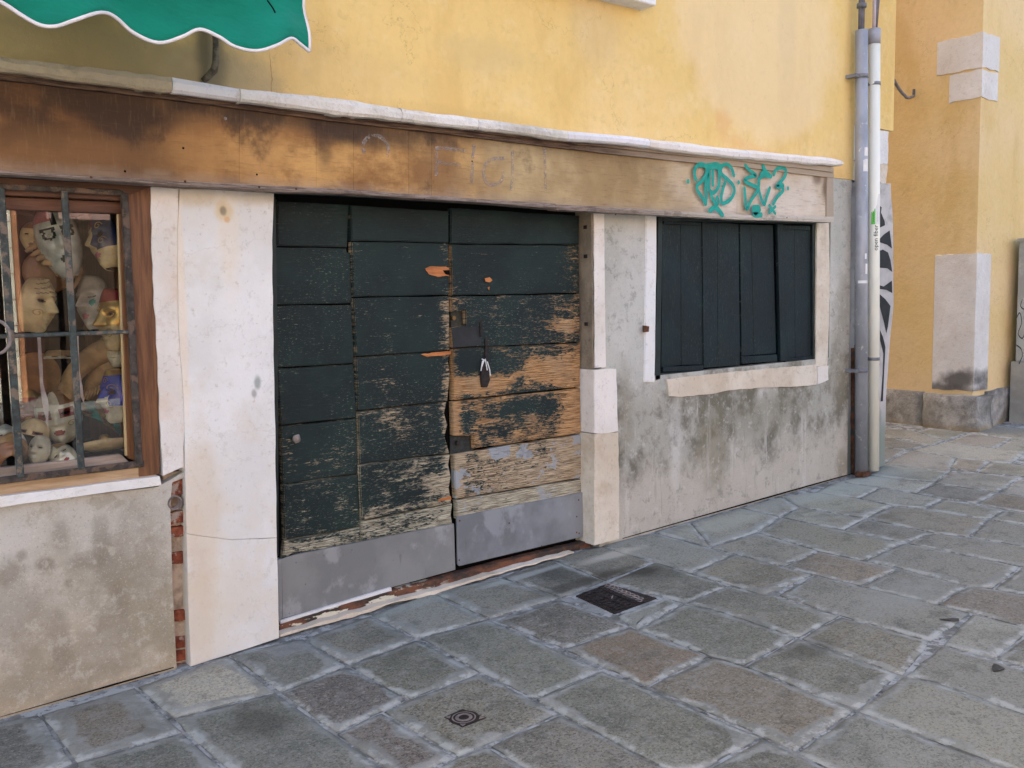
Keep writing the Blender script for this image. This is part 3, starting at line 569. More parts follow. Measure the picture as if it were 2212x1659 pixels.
T1, T2, T3, T4 = T((0, 1948)), T((700, 1948)), T((1400, 1948)), T((2100, 1948))
T5, T6, T7, T8 = T((2464, 1848)), T((1400, 1648)), T((2100, 1500), 600/2212), T((2664, 1300))
N = (.135, .14, .125)
GRY = (.165, .175, .165); DK = (.085, .09, .088); BR = (.155, .118, .082); BRR = (.145, .108, .09); OL = (.125, .128, .10); PALE = (.40, .37, .31); TANL = (.22, .215, .175); LG = (.235, .25, .245); PUR = (.105, .088, .084); LIME = (.30, .30, .25)
SL = [
 # (corner points, tone, speckle, smear)
 ([T1(-400,1060),T1(350,900),T1(660,1330),T1(0,1550),T1(-500,1700)], DK, .4, .06),
 ([T1(350,900),T1(1200,660),T1(1620,1060),T1(660,1330)], (.155,.128,.10), .35, .075),
 ([T1(660,1330),T1(1620,1060),T1(2100,1500),T1(900,1800)], (.11,.12,.105), .3, .04),
 ([T1(1200,660),T2(80,380),T1(2435,705),T1(1520,940)], PALE, .1, .055),
 ([T1(1520,940),T1(2435,705),T2(1020,1075),T2(1550,1450),T1(2100,1480),T1(1620,1060)], (.12,.13,.115), .35, .03),
 ([T2(80,380),T2(735,235),T2(1130,475),T2(530,710)], (.13,.135,.12), .35, .04),
 ([T2(530,710),T2(1130,475),T2(1660,775),T2(1020,1075)], PUR, .9, .028),
 ([T2(1020,1075),T2(1430,880),T2(2095,1280),T2(1600,1480)], (.13,.105,.098), 1., .035),
 ([T2(735,235),T2(1330,30),T2(1740,240),T2(1130,475)], (.175,.17,.14), .5, .045),
 ([T2(1130,475),T2(1740,240),T2(2305,535),T2(1660,775)], (.115,.12,.092), .5, .035),
 ([T2(1430,880),T2(1660,775),T3(370,540),T3(1070,900),T3(160,1280)], (.16,.15,.115), .8, .03),
 ([T3(430,1180),T3(1080,900),T3(2200,1480),T3(1000,1520)], (.155,.145,.125), .6, .03),
 ([T3(160,1285),T3(430,1180),T3(800,1420),T3(0,1700),T3(-500,1600)], (.14,.13,.11), .6, .03),
 ([T2(1330,30),T2(1855,-180),T2(2376,60),T2(1740,235)], (.23,.24,.225), .15, .03),
 ([T3(-180,230),T3(440,60),T3(1440,515),T3(840,772),T3(370,535)], (.145,.155,.13), .35, .03),
 ([T3(840,772),T3(1440,515),T3(2855,1110),T3(2340,1382),T3(2050,1420),T3(1070,900)], (.15,.158,.135), .4, .025),
 ([T4(920,1110),T4(1200,1240),T4(1900,1560),T4(1200,1900),T4(250,1480)], (.14,.145,.128), .4, .03),
 ([T6(-80,655),T6(545,525),T6(1080,710),T6(440,890)], (.18,.178,.148), .45, .04),
 ([T6(480,905),T6(1080,720),T6(1690,960),T6(1090,1155)], (.115,.11,.098), 1., .022),
 ([T3(1090,330),T3(1690,130),T4(450,395),T3(1835,660)], (.165,.115,.072), .25, .03),
 ([T4(-100,655),T4(480,400),T4(750,480),T4(1740,870),T4(1200,1240),T4(920,1100)], (.165,.14,.108), .35, .025),
 ([T4(1200,1240),T4(1740,870),T5(950,1230),T5(2100,1659),T4(3200,1800),T4(1900,1560)], (.185,.195,.19), .2, .025),
 ([T6(545,525),T6(985,365),T6(1460,560),T6(1080,710)], (.10,.105,.095), .4, .03),
 ([T6(1560,870),T6(1990,715),T6(2160,755),T6(1740,985),T6(1690,960)], (.19,.205,.2), .1, .01),
 ([T6(1740,985),T6(2160,755),T4(555,5),T4(1230,230),T4(750,480),T4(450,395),T4(0,215)], (.125,.135,.115), .4, .022),
 ([T4(1230,230),T4(2130,555),T4(1750,870),T4(750,480)], (.135,.14,.12), .4, .03),
 ([T5(1150,840),T5(1430,895),T5(2212,1175),T5(2900,1420),T5(2700,1900),T5(950,1230),T5(743,1146)], (.215,.218,.195), .1, .03),
 ([T6(985,365),T6(1400,250),T6(1900,390),T6(1460,560)], (.15,.145,.12), .3, .02),
 ([T6(1900,390),T7(370,1200),T7(830,1345),T7(300,1550),T6(1480,570)], (.135,.14,.115), .5, .02),
 ([T7(830,1345),T7(1230,1460),T5(20,130),T5(600,315),T5(225,510),T4(555,5),T7(300,1550)], (.15,.155,.13), .4, .022),
 ([T5(600,315),T5(1400,540),T5(1150,840),T5(225,510)], (.165,.155,.122), .45, .025),
 ([T5(1490,570),T5(2500,870),T5(2400,1240),T5(1430,895),T5(1150,840)], (.175,.182,.175), .15, .02),
 ([T6(1400,245),T6(1890,130),T7(600,900),T7(890,975),T7(370,1200)], (.215,.225,.21), .2, .04),
 ([T7(890,975),T7(1440,1120),T7(1830,1220),T7(1230,1460),T7(370,1200)], (.20,.188,.148), .35, .03),
 ([T5(366,-47),T5(773,50),T5(1440,210),T5(1750,290),T5(1400,540),T5(600,315),T5(40,130)], (.185,.19,.18), .3, .02),
 ([T5(1750,290),T5(2300,430),T5(1960,690),T5(1490,570)], (.24,.25,.24), .1, .025),
 ([T5(2300,430),T5(2900,600),T5(2700,900),T5(1960,690)], (.18,.19,.18), .1, .025),
 ([T5(1720,50),T5(1960,80),T5(2700,220),T5(2500,480),T5(2212,415),T5(1750,285),T5(1440,210)], (.155,.13,.115), .3, .025),
 ([T7(600,900),T7(1150,720),T7(1890,940),T7(1440,1120),T7(890,975)], (.235,.235,.205), .4, .04),
 ([T7(1890,940),T8(570,1410),T8(220,1565),T7(1440,1120)], (.20,.165,.13), .3, .025),
 ([T8(570,1410),T8(1170,1570),T5(1440,210),T5(773,50)], (.155,.162,.16), .2, .022),
 ([T7(1150,720),T7(1430,540),T8(60,1075),T8(600,1185),T8(240,1345),T7(1890,940)], (.20,.20,.165), .3, .03),
 ([T8(600,1185),T8(1640,1395),T8(1390,1590),T8(1170,1570),T8(570,1410),T8(240,1345)], (.18,.185,.18), .2, .025),
 ([T8(1640,1395),T8(2200,1500),T8(2000,1700),T8(1390,1590)], (.18,.19,.19), .1, .02),
 ([T8(870,1100),T8(1659,1215),T8(2000,1260),T8(1850,1450),T8(1640,1395),T8(600,1185)], (.19,.195,.19), .2, .02),
 ([T7(600,890),T7(370,600),T7(960,430),T7(1430,540),T7(1150,720)], (.25,.25,.205), .3, .04),
 ([T6(1890,130),T7(370,600),T7(600,890)], (.28,.275,.225), .3, .045),
 ([T7(960,430),T7(1440,300),T7(1640,425),T7(1430,540)], (.20,.19,.16), .3, .03),
 ([T7(1640,425),T8(260,970),T8(60,1075),T7(1430,540)], (.27,.28,.25), .15, .03),
 ([T8(260,970),T8(870,1100),T8(600,1185),T8(60,1075)], (.155,.16,.155), .2, .022),
 ([T8(500,860),T8(780,885),T8(1350,980),T8(1180,1135),T8(870,1100),T8(260,970)], (.205,.19,.165), .2, .03),
 ([T8(1350,980),T8(1900,1060),T8(1800,1240),T8(1180,1135)], (.18,.19,.185), .2, .02),
 ([T7(1440,300),T8(-190,740),T8(200,795),T8(500,860),T8(260,970),T7(1640,425)], (.27,.275,.225), .2, .035),
 ([T8(-190,740),T8(0,645),T8(400,700),T8(200,795)], (.28,.30,.27), .2, .035),
 ([T8(400,700),T8(950,800),T8(780,885),T8(500,860),T8(200,795)], (.25,.265,.255), .1, .02),
 ([T8(950,800),T8(1490,895),T8(1350,980),T8(780,885)], (.20,.205,.185), .2, .025),
 ([T8(1490,895),T8(1900,960),T8(1800,1050),T8(1350,980)], (.18,.19,.185), .1, .02),
 ([T8(10,640),T8(290,590),T8(870,655),T8(700,745),T8(400,700)], (.30,.315,.30), .1, .02),
 ([T8(290,590),T8(420,490),T8(1000,570),T8(870,655)], (.20,.225,.20), .2, .03),
 ([T8(420,490),T8(660,370),T8(1070,440),T8(1000,570)], (.23,.20,.18), .2, .04),
 ([T8(360,350),T8(640,365),T8(420,490),T8(330,470)], (.21,.19,.17), .2, .02),
 ([T8(360,250),T8(550,270),T8(830,335),T8(640,365),T8(360,350)], (.165,.15,.135), .2, .02),
 ([T8(400,170),T8(700,205),T8(980,290),T8(830,335),T8(550,270),T8(360,250)], (.26,.25,.22), .1, .02),
 ([T8(700,205),T8(830,185),T8(1180,215),T8(980,290)], (.22,.22,.18), .2, .02),
 ([T8(830,335),T8(980,300),T8(1690,390),T8(1550,490),T8(1070,440),T8(660,370)], (.29,.285,.26), .05, .02),
 ([T8(980,300),T8(1180,220),T8(1560,270),T8(1400,355)], (.23,.20,.175), .2, .02),
 ([T8(1560,270),T8(2000,330),T8(1900,430),T8(1400,355)], (.22,.225,.21), .2, .02),
 ([T8(1180,215),T8(1300,150),T8(1900,200),T8(1900,310),T8(1560,270)], (.21,.20,.175), .2, .02),
 ([T8(1070,440),T8(1370,470),T8(1250,565),T8(1000,525)], (.22,.19,.155), .2, .025),
 ([T8(1370,470),T8(1800,520),T8(1850,620),T8(1250,565)], (.20,.20,.175), .2, .02),
 ([T8(1000,575),T8(1250,565),T8(1620,625),T8(1430,745),T8(870,660)], (.225,.235,.235), .05, .02),
 ([T8(700,745),T8(870,660),T8(1430,745),T8(1240,835),T8(950,800)], (.15,.16,.165), .1, .02),
 ([T8(1620,625),T8(2000,680),T8(1900,800),T8(1430,745)], (.24,.25,.27), .05, .03),
 ([T8(1240,835),T8(1430,745),T8(1900,800),T8(1800,940),T8(1490,895)], (.16,.14,.115), .2, .03),
]
def inset(pts, dist):
    n = len(pts); out = []
    cen = sum((Vector(p) for p in pts), Vector((0, 0)))/n
    for i in range(n):
        a, b, c_ = Vector(pts[i-1]), Vector(pts[i]), Vector(pts[(i+1) % n])
        d1 = (b-a).normalized(); d2 = (c_-b).normalized()
        n1 = Vector((-d1.y, d1.x)); n2 = Vector((-d2.y, d2.x))
        bis = (n1+n2); k = bis.length
        if k < .3: out.append(b.lerp(cen, min(.3, dist/((cen-b).length+1e-6)))); continue
        bis /= k; out.append(b+bis*min(dist/max(.45, bis.dot(n1)), dist*2))
    return out
def slab(i, px, tone, sp, sm, world=None):
    P = world or [gr(*q).to_2d() for q in px]
    area = sum(P[k-1].x*P[k].y-P[k].x*P[k-1].y for k in range(len(P)))/2
    if area < 0: P = P[::-1]
    rnd = random.Random(i)
    P = inset(P, .006)
    rings = []
    size = math.sqrt(abs(area))
    c00 = sum(P, Vector((0, 0)))/len(P)
    md = min(abs((Vector((-(P[(k+1) % len(P)]-P[k]).y, (P[(k+1) % len(P)]-P[k]).x)).normalized()).dot(c00-P[k])) for k in range(len(P)))
    w1 = min(.03, md*.2); w2 = min(.10, md*.5)
    for d in (0, w1, w2):
        q = inset(P, d) if d else P
        R = []
        for k in range(len(q)):
            a, b = q[k], q[(k+1) % len(q)]
            for j in range(6):
                R.append(a.lerp(b, (j+(.0 if j else .06))/6))
        rings.append(R)
    bm = bmesh.new(); lay = bm.verts.layers.float.new('edge'); dz = rnd.uniform(-.001, .0022)
    vr = []
    tiltx = rnd.uniform(-.0015, .0015); tilty = rnd.uniform(-.0015, .0015)
    c0 = sum(P, Vector((0, 0)))/len(P)
    for ri, (R, e, h) in enumerate(zip(rings, (0, w1, w2), (-.0045, .0, .0008))):
        row = []
        for p in R:
            q = p + (Vector((mnoise.noise(Vector((p.x*14, p.y*14, i))), mnoise.noise(Vector((p.x*14, p.y*14, i+50)))))*.007 if ri == 0 else Vector((0, 0)))
            v = bm.verts.new((q.x, q.y, gz(q.x, q.y)+h+dz+(q.x-c0.x)*tiltx+(q.y-c0.y)*tilty)); v[lay] = e; row.append(v)
        vr.append(row)
    low = [bm.verts.new((v.co.x, v.co.y, v.co.z-.03)) for v in vr[0]]
    n = len(low)
    for A, B in ((low, vr[0]), (vr[0], vr[1]), (vr[1], vr[2])):
        for k in range(n): bm.faces.new((A[k], A[(k+1) % n], B[(k+1) % n], B[k]))
    cv = bm.verts.new((c0.x, c0.y, gz(c0.x, c0.y)+.001+dz)); cv[lay] = size*.4
    for k in range(n): bm.faces.new((vr[2][k], vr[2][(k+1) % n], cv))
    o = finish(bm, 'paving_stone', MAT_PAVE, pav, smooth=True)
    gm = sum(tone)/3
    o['tone'] = [(float(t)*.62+.38*(gm*.5+.075))*k_ for t, k_ in zip(tone, (1.42, 1.36, 1.18))]; o['speckle'] = float(min(1, .35+sp*.8)); o['smear'] = float(sm)
    return o
for i, (px, tone, sp, sm) in enumerate(SL): slab(i, px, tone, sp, sm)
# the same paving goes on outside the traced area
traced = [[gr(*q).to_2d() for q in px] for px, *_ in SL]
def inside(p, poly):
    c = False
    for k in range(len(poly)):
        a, b = poly[k-1], poly[k]
        if (a.y > p.y) != (b.y > p.y) and p.x < (b.x-a.x)*(p.y-a.y)/(b.y-a.y)+a.x: c = not c
    return c
rg = random.Random(31); xg = -1.6; num = 500
while xg < 14.0:
    wd = rg.uniform(.38, .5); yg = -.6+rg.uniform(0, .4)
    while yg < 3.9:
        ln = rg.uniform(.55, .95); y1 = min(yg+ln, 3.9)
        smp = [Vector((xg+wd*u, yg+(y1-yg)*v)) for u in (.02, .25, .5, .75, .98) for v in (.02, .2, .4, .6, .8, .98)]
        if y1-yg > .2 and not any(inside(p, q) for p in smp for q in traced):
            k_ = rg.uniform(.85, 1.2); num += 1
            slab(num, None, tuple(v*k_ for v in rg.choice((GRY, N, OL, (.18, .185, .175)))), .3, .025, world=[Vector((xg, yg)), Vector((xg+wd, yg)), Vector((xg+wd, y1)), Vector((xg, y1))])
        yg = y1
    xg += wd

# small round spots on the pavement
def leafbit(px, py, rx, ry, rot, label):
    p = gr(px, py); bm = bmesh.new(); vs = []
    for k in range(9):
        a = k*2*math.pi/9; r = 1+.18*math.sin(3*a+px)
        x = rx*r*math.cos(a); y = ry*r*math.sin(a); xr = x*math.cos(rot)-y*math.sin(rot); yr = x*math.sin(rot)+y*math.cos(rot)
        vs.append(bm.verts.new((p.x+xr, p.y+yr, gz(p.x+xr, p.y+yr)+.006+.002*math.sin(a*2))))
    f = bm.faces.new(vs); e = bmesh.ops.extrude_face_region(bm, geom=[f])
    bmesh.ops.translate(bm, verts=[v for v in e['geom'] if isinstance(v, bmesh.types.BMVert)], vec=(0, 0, -.002))
    tag(finish(bm, 'fallen_leaf', MAT_LEAF), label, 'leaf', 'dark leaves lying on the paving')
MAT_LEAF = plain('dark_wet_leaf', (.055, .055, .055), .6, .3, var=.3, scale=60)
leafbit(*T5(1978, 787), .034, .022, .3, 'larger dark oval leaf lying flat on the grey slab near the right edge')
leafbit(*T5(1565, 360), .042, .017, -.9, 'dark narrow leaf lying across the pale cement joint of the pavement')

# ================================================================ SHOP BUILDING
bld = thing('shop_building', (0, 0, 0), 'yellow plastered shop building with brown wooden fascia, green double door and white stone piers', 'building')
# end of the wall
XE = wl(1930, 270)[0]
zY = wl(1820, 386)[1]
TOP = 12.5  # unseen height, raised so the building keeps sun off the street
# upper wall with its back body
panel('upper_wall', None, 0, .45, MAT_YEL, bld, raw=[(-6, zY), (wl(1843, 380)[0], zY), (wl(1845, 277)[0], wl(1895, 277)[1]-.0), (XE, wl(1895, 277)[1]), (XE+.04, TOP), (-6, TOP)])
zQ = wl(1895, 277)[1]
# stones of the building's corner below the yellow plaster
def qz(py): return wl(1900, py)[1]
xq0 = wl(1845, 400)[0]
panel('corner_stone', None, -.012, .40, MAT_STONE, bld, raw=wob([(xq0, qz(352)), (wl(1921, 340)[0], qz(352)), (wl(1923, 280)[0], zQ-.003), (xq0, zQ-.003)], .05, .006, 3))
panel('corner_stone', None, -.016, .40, MAT_JAMB, bld, raw=wob([(xq0, qz(394)), (wl(1918, 390)[0], qz(394)), (wl(1922, 354)[0], qz(353)), (xq0, qz(353))], .04, .012, 4))
m = M('corner_grey_plaster', .9, .15)
c = m.mix(m.step(m.noise(2.5, 6, .6), .38, .62), (.42, .40, .40), (.56, .54, .53)); c = m.mix(m.math('MULTIPLY', m.step(m.noise(6, 7, .65, off=(3, 3, 3)), .54, .66), .5), c, (.24, .23, .22))
c = m.mix(m.math('SUBTRACT', 1, m.step(m.math('ADD', m.xyz()[2], m.math('MULTIPLY', m.noise(4, 5, .6), .2)), .55, .85)), c, (.24, .27, .245)); m.bump(m.noise(12, 6, .6), .3, .01); MAT_CPL = m.done(c)
cpx = [(1846, 394), (1924, 396), (1929, 480), (1930, 660), (1922, 740), (1914, 860), (1910, 1008), (1846, 1026)]
cp = [wl(*q, .012) for q in cpx]; cp[-1] = (cp[-1][0], .05); cp[-2] = (cp[-2][0], .05)
panel('corner_plaster', None, .012, .40, MAT_CPL, bld, raw=wob(cp, .09, .005, 6))
# black marks sprayed on the corner
gb = bmesh.new()
def W3(f): return lambda u, v: Vector((u, WALL-f, v))
def blk(pts, f=.0145):
    vs = [gb.verts.new(W3(f)(*wl(x, y, f))) for x, y in pts]
    for t in tessellate_polygon([[Vector((v.co.x, v.co.z, 0)) for v in vs]]):
        gb.faces.new([vs[i] for i in t])
G8 = lambda a, b: ((2600+.5425*a)/1.47559, (650+.5425*b)/1.47559)
blk([G8(376, 10), G8(388, 20), G8(384, 50), G8(405, 100), G8(408, 125), G8(376, 140)])
blk([G8(376, 205), G8(400, 180), G8(435, 155), G8(448, 262), G8(420, 240), G8(376, 225)])
blk([G8(376, 275), G8(395, 268), G8(425, 285), G8(440, 330), G8(450, 400), G8(420, 378), G8(376, 375)])
blk([G8(376, 478), G8(400, 485), G8(448, 450), G8(450, 524), G8(415, 505), G8(376, 500)])
blk([G8(376, 530), G8(410, 560), G8(440, 600), G8(425, 720), G8(415, 760), G8(400, 690), G8(376, 600)])
blk([G8(378, 740), G8(395, 780), G8(410, 840), G8(402, 1000), G8(395, 1160), G8(382, 1160), G8(394, 1000), G8(398, 880), G8(378, 800)])
o = finish(gb, 'sprayed_mark', MAT_BLACK, bld)

# ---- right hand plaster (with the shutter opening cut out)
fr = .0
hole = [wl(1404, 455, fr), wl(1404, 850, fr), wl(1792, 812, fr), wl(1792, 455, fr)]
zfas = wl(1500, 440, 0)[1]; zg = -.05
xr0 = wl(1290, 600)[0]; xr1 = xq0-.03
hole = [(hole[0][0], zfas-.06), (hole[0][0], wl(1410, 812)[1]), (wl(1790, 812)[0], wl(1500, 800)[1]), (wl(1790, 812)[0], zfas-.06)]
panel('side_wall', None, 0, .4, MAT_GREY, bld, raw=[(xr0, zg), (xr1, .02), (xr1, zY-.003), (xr0, zY-.003)], holes=[hole])
# dark joint under that plaster
finish(box_bm(-6, XE-.01, WALL+.82, 14, -.1, TOP-.01), 'inner_body', MAT_YEL, bld); finish(box_bm(-6, XE-.01, WALL+.46, WALL+.81, 2.9, TOP-.02), 'inner_body', MAT_YEL, bld)  # unseen depth added behind the wall to block the sun
finish(box_bm(-6.0, -5.98, WALL+.4, WALL+.83, -.05, 3), 'inner_body', MAT_YEL, bld)
bm = tube_bm([(wl(x, y+dy, .004)[0], WALL-.004, gr(x, y).z+.006) for x, y, dy in ((1345, 1157, 0), (1420, 1137, 0), (1520, 1110, 0), (1600, 1092, 0), (1700, 1065, 0), (1790, 1042, 0), (1845, 1028, 0))], [.002, .003, .004, .005, .006, .005, .003], 6)
finish(bm, 'wall_joint', MAT_VOID, bld)

# ---- left pier stone, narrow stone and window surround
panel('pier_stone', [(389, 408), (592, 412), (588, 520), (590, 700), (594, 900), (598, 1161), (500, 1166), (440, 1158), (403, 1152.5), (400, 1020), (398, 880), (386, 700), (384, 500)], .02, .5, MAT_STONE, bld, amp=.0015, seg=.06, bev=.008, seed=1)
panel('pier_stone', [(403, 1153.5), (440, 1159), (500, 1167), (598, 1162), (603, 1378), (500, 1412), (412, 1440)], .022, .5, MAT_STONE, bld, amp=.0015, seg=.06, bev=.003, seed=2)
panel('narrow_stone', [(326, 404), (384, 408), (386, 560), (394, 700), (398, 880), (397, 1008), (352, 1028), (348, 960), (341, 800), (330, 600)], .012, .45, MAT_WPL, bld, amp=.003, seg=.05, bev=.006, seed=5)
panel('joint_filler', [(380, 406), (396, 408), (402, 900), (404, 1010), (394, 1012), (392, 880)], .004, .3, MAT_JAMB, bld)
# low wall under the shop window
zs = wl(100, 1090)[1]
lw = [wl(*q) for q in ((-900, 1250), (0, 1092), (340, 1052), (400, 1018), (402, 1030), (372, 1042), (368, 1090), (372, 1250), (382, 1452))]
lw[0] = (-6, lw[1][1]-.0); lw = [(x, z) for x, z in lw]; lw[-1] = (lw[-1][0], -.05); lw.append((-6, -.05))
panel('low_wall', None, 0, .4, MAT_TAN, bld, raw=lw)
bm = tube_bm([(gr(x, y).x, WALL-.004, gr(x, y).z+.004) for x, y in ((0, 1555), (130, 1518), (240, 1488), (320, 1465), (380, 1448))], [.001, .002, .004, .003, .002], 6)
finish(bm, 'wall_joint', MAT_VOID, bld)
# exposed bricks in the slot between plaster and pier
panel('mortar_bed', None, -.045, .3, MAT_MORTAR, bld, raw=[(wl(360, 1200)[0], -.05), (wl(425, 1200)[0], -.05), (wl(425, 1020)[0], wl(400, 1020)[1]), (wl(360, 1020)[0], wl(400, 1020)[1])])
yb = 1040; k = 0
while yb < 1440:
    hgt = random.choice((24, 28, 33, 26)); rnd = random.Random(k+20)
    if not (1068 < yb+hgt/2 < 1105) and k not in (4, 6, 7, 8, 10):
        a = -.028+rnd.uniform(-.012, .012)
        x0 = 366+ (yb-1040)*.035; x1 = x0+46
        bm = extrude_bm(wob([wl(x0, yb, a), wl(x1, yb-6, a), wl(x1, yb+hgt-7, a), wl(x0, yb+hgt-1, a)], .025, .005, k), a, .12)
        bevel(bm, .004); finish(bm, 'brick', MAT_BRICK, bld)
    yb += hgt+4; k += 1
# pipe stub in the slot
px_, pz_ = wl(378, 1086, .0)
bm = bmesh.new()
n = 20; R1, R2 = .031, .025
rr = [[bm.verts.new((px_+r*math.cos(k*2*math.pi/n), WALL-f, pz_+r*math.sin(k*2*math.pi/n))) for k in range(n)] for r, f in ((R1, -.06), (R1, .006), (R2, .006), (R2, -.06))]
for A, B in zip(rr, rr[1:]):
    for k in range(n): bm.faces.new((A[k], A[(k+1) % n], B[(k+1) % n], B[k]))
bm.faces.new(rr[3])
tag(finish(bm, 'pipe_stub', plain('grey_pipe_stub', (.22, .18, .17), .7, .3, var=.4, scale=40), None, True), 'short open pipe end sticking out of the brick slot beside the left pier', 'pipe')

# ---- cornice stones
ctop = [(-700, 40), (0, 122), (377, 167), (527, 193), (737, 213), (883, 237), (1065, 260.5), (1228, 283), (1355, 294), (1457, 306.5), (1603, 324), (1733, 336), (1824, 344)]
cbot = [(-700, 60), (0, 152), (377, 200), (527, 219), (737, 247), (938, 269), (1065, 283), (1228, 303), (1355, 312), (1457, 327), (1619, 344), (1733, 353), (1824, 359)]
def interp(L, x):
    for (a, b), (c_, d) in zip(L, L[1:]):
        if a <= x <= c_: return b+(d-b)*(x-a)/(c_-a)
    return L[-1][1]
cuts = [(-700, 372, MAT_CORN, .17), (373, 520, MAT_MARB, .165), (521, 868, MAT_CORN, .18), (869, 1034, MAT_CORN, .175), (1035, 1227, MAT_CORN, .17), (1228, 1404, MAT_MARB, .175), (1405, 1617, MAT_JAMB2, .17), (1618, 1731, MAT_JAMB2, .165), (1732, 1824, MAT_JAMB2, .168)]
for ci, (a, b, mt, f) in enumerate(cuts):
    xs = [a+(b-a)*j/max(2, int((b-a)/22)) for j in range(max(2, int((b-a)/22))+1)]
    rg = random.Random(ci); am = 0.5 if mt is MAT_MARB else 1.3
    tp = [(x, interp(ctop, x)+rg.uniform(-am, am)*.6) for x in xs]; bt_ = [(x, interp(cbot, x)+rg.uniform(-am, am)) for x in xs]
    if ci == len(cuts)-1: tp[-1] = (1820, 347); bt_[-1] = (1822, 357)
    bm = bmesh.new()
    # profile: sloping top running back into the wall, rounded nose
    prof = [(0, 1, -.02, .018), (0, 1, f-.03, .006), (0, 1, f-.008, 0), (.35, .65, f+.002, 0), (.8, .2, f, 0), (1, 0, f-.012, 0), (1, 0, -.02, 0)]
    rows = []
    for (tx, ty), (bx, by) in zip(tp, bt_):
        row = []
        Xt, Zt = wl(tx, ty, f); Xb, Zb = wl(bx, by, f)
        for (kb, kt, dd, up) in prof:
            j = rg.uniform(-.002, .002) if am > 1 else 0
            row.append(bm.verts.new((Xt*kt+Xb*kb, WALL-dd-j, Zt*kt+Zb*kb+up+j)))
        rows.append(row)
    for A, B in zip(rows, rows[1:]):
        for q in range(len(prof)-1): bm.faces.new((A[q], A[q+1], B[q+1], B[q]))
        bm.faces.new((A[-1], A[0], B[0], B[-1]))
    bm.faces.new(rows[0]); bm.faces.new(rows[-1][::-1])
    finish(bm, 'cornice_stone', mt, bld)

# ---- wooden fascia
FF = .10
ftop = [(-700, 80), (0, 170), (377, 214), (737, 262), (938, 284), (1228, 320), (1457, 345), (1600, 358), (1797, 382)]
fbot = [(-700, 345), (0, 372), (300, 390), (737, 412), (1065, 436), (1355, 452), (1600, 466), (1797, 470)]
fascia = empty('fascia', (0, 0, 0), bld)
jb = [-700, 517, 683, 764, 883, 932, 1592, 1786]
for a, b in zip(jb, jb[1:]):
    xs = [a+.2]+[v for v in (0, 300, 377, 737, 938, 1065, 1228, 1355, 1457, 1600) if a < v < b]+[b-.2]
    f = FF+random.Random(a).uniform(-.0015, .0015)
    pts = [wl(x, interp(ftop, x), f) for x in xs]+[wl(x, interp(fbot, x), f) for x in xs[::-1]]
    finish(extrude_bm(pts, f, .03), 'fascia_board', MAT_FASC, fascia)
finish(extrude_bm([(-5.5, wl(0, 372, .06)[1]+.02), (wl(1795, 470, .06)[0], wl(1795, 466, .06)[1]), (wl(1795, 385, .06)[0], wl(1795, 378, .06)[1]), (-5.5, wl(0, 160, .06)[1])], .068, .066), 'backing_board', MAT_DTRIM, fascia)
def rail(name, L1, L2, f, depth, mat, amp=0, x0=-700, x1=1801, n=50):
    xs = [x0+(x1-x0)*j/n for j in range(n+1)]; rg = random.Random(int(f*1000))
    pts = [wl(x, interp(L1, x)+rg.uniform(-amp, amp), f) for x in xs]+[wl(x, interp(L2, x)+rg.uniform(-amp, amp), f) for x in xs[::-1]]
    return finish(extrude_bm(pts, f, depth), name, mat, fascia)
sh = lambda L, d: [(x, y+d) for x, y in L]
ft2 = [(-700, 62), (0, 150), (377, 197), (737, 243), (938, 265), (1228, 299), (1457, 323), (1600, 338), (1801, 362)]
rail('top_moulding', ft2, sh(ftop, 2), .118, .05, MAT_DTRIM, .4)
rail('top_moulding', sh(ft2, 0), sh([(x, (y+interp(ftop, x))/2) for x, y in ft2], 0), .132, .013, MAT_DTRIM, .4)
rb = [(-700, 352), (0, 378), (300, 398), (590, 415), (745, 421), (1065, 441), (1180, 452), (1355, 461), (1600, 474), (1801, 480)]
rail('bottom_rail', sh(fbot, -4), sh(rb, -2), .122, .075, MAT_TRIM, .5, x1=1200)
rail('bottom_rail', sh(fbot, -2), sh(rb, 0), .124, .075, MAT_TRIM, .5, x0=1202)
rail('bottom_bead', sh(fbot, 1.5), sh([(x, (y+interp(fbot, x))/2) for x, y in rb], 0), .130, .006, MAT_TRIM, .3)
finish(extrude_bm([wl(1787, 380, .112), wl(1800, 382, .112), wl(1801, 472, .112), wl(1786, 470, .112)], .112, .10), 'end_board', MAT_DTRIM, fascia)
# nails and bolts on the fascia
def nail(px, py, f, r, mat=MAT_RUST):
    x, z = wl(px, py, f)
    bm = bmesh.new(); bmesh.ops.create_uvsphere(bm, u_segments=8, v_segments=5, radius=r, matrix=Matrix.Translation((x, WALL-f, z)) @ Matrix.Diagonal((1, .4, 1, 1)))
    return bm
for px, py in ((197, 383), (400, 392), (560, 404), (640, 408), (917, 430), (1203, 455), (1330, 463), (1700, 470)):
    finish(nail(px, py, .131, .005), 'nail', MAT_RUST, fascia)
for px, py in ((396, 320), (270, 370), (555, 377), (1020, 348), (1560, 402), (1790, 465)):
    finish(nail(px, py, .101, .0045, MAT_VOID), 'nail', MAT_VOID, fascia)
finish(nail(487, 256, .101, .007), 'nail', MAT_CASTL, fascia)

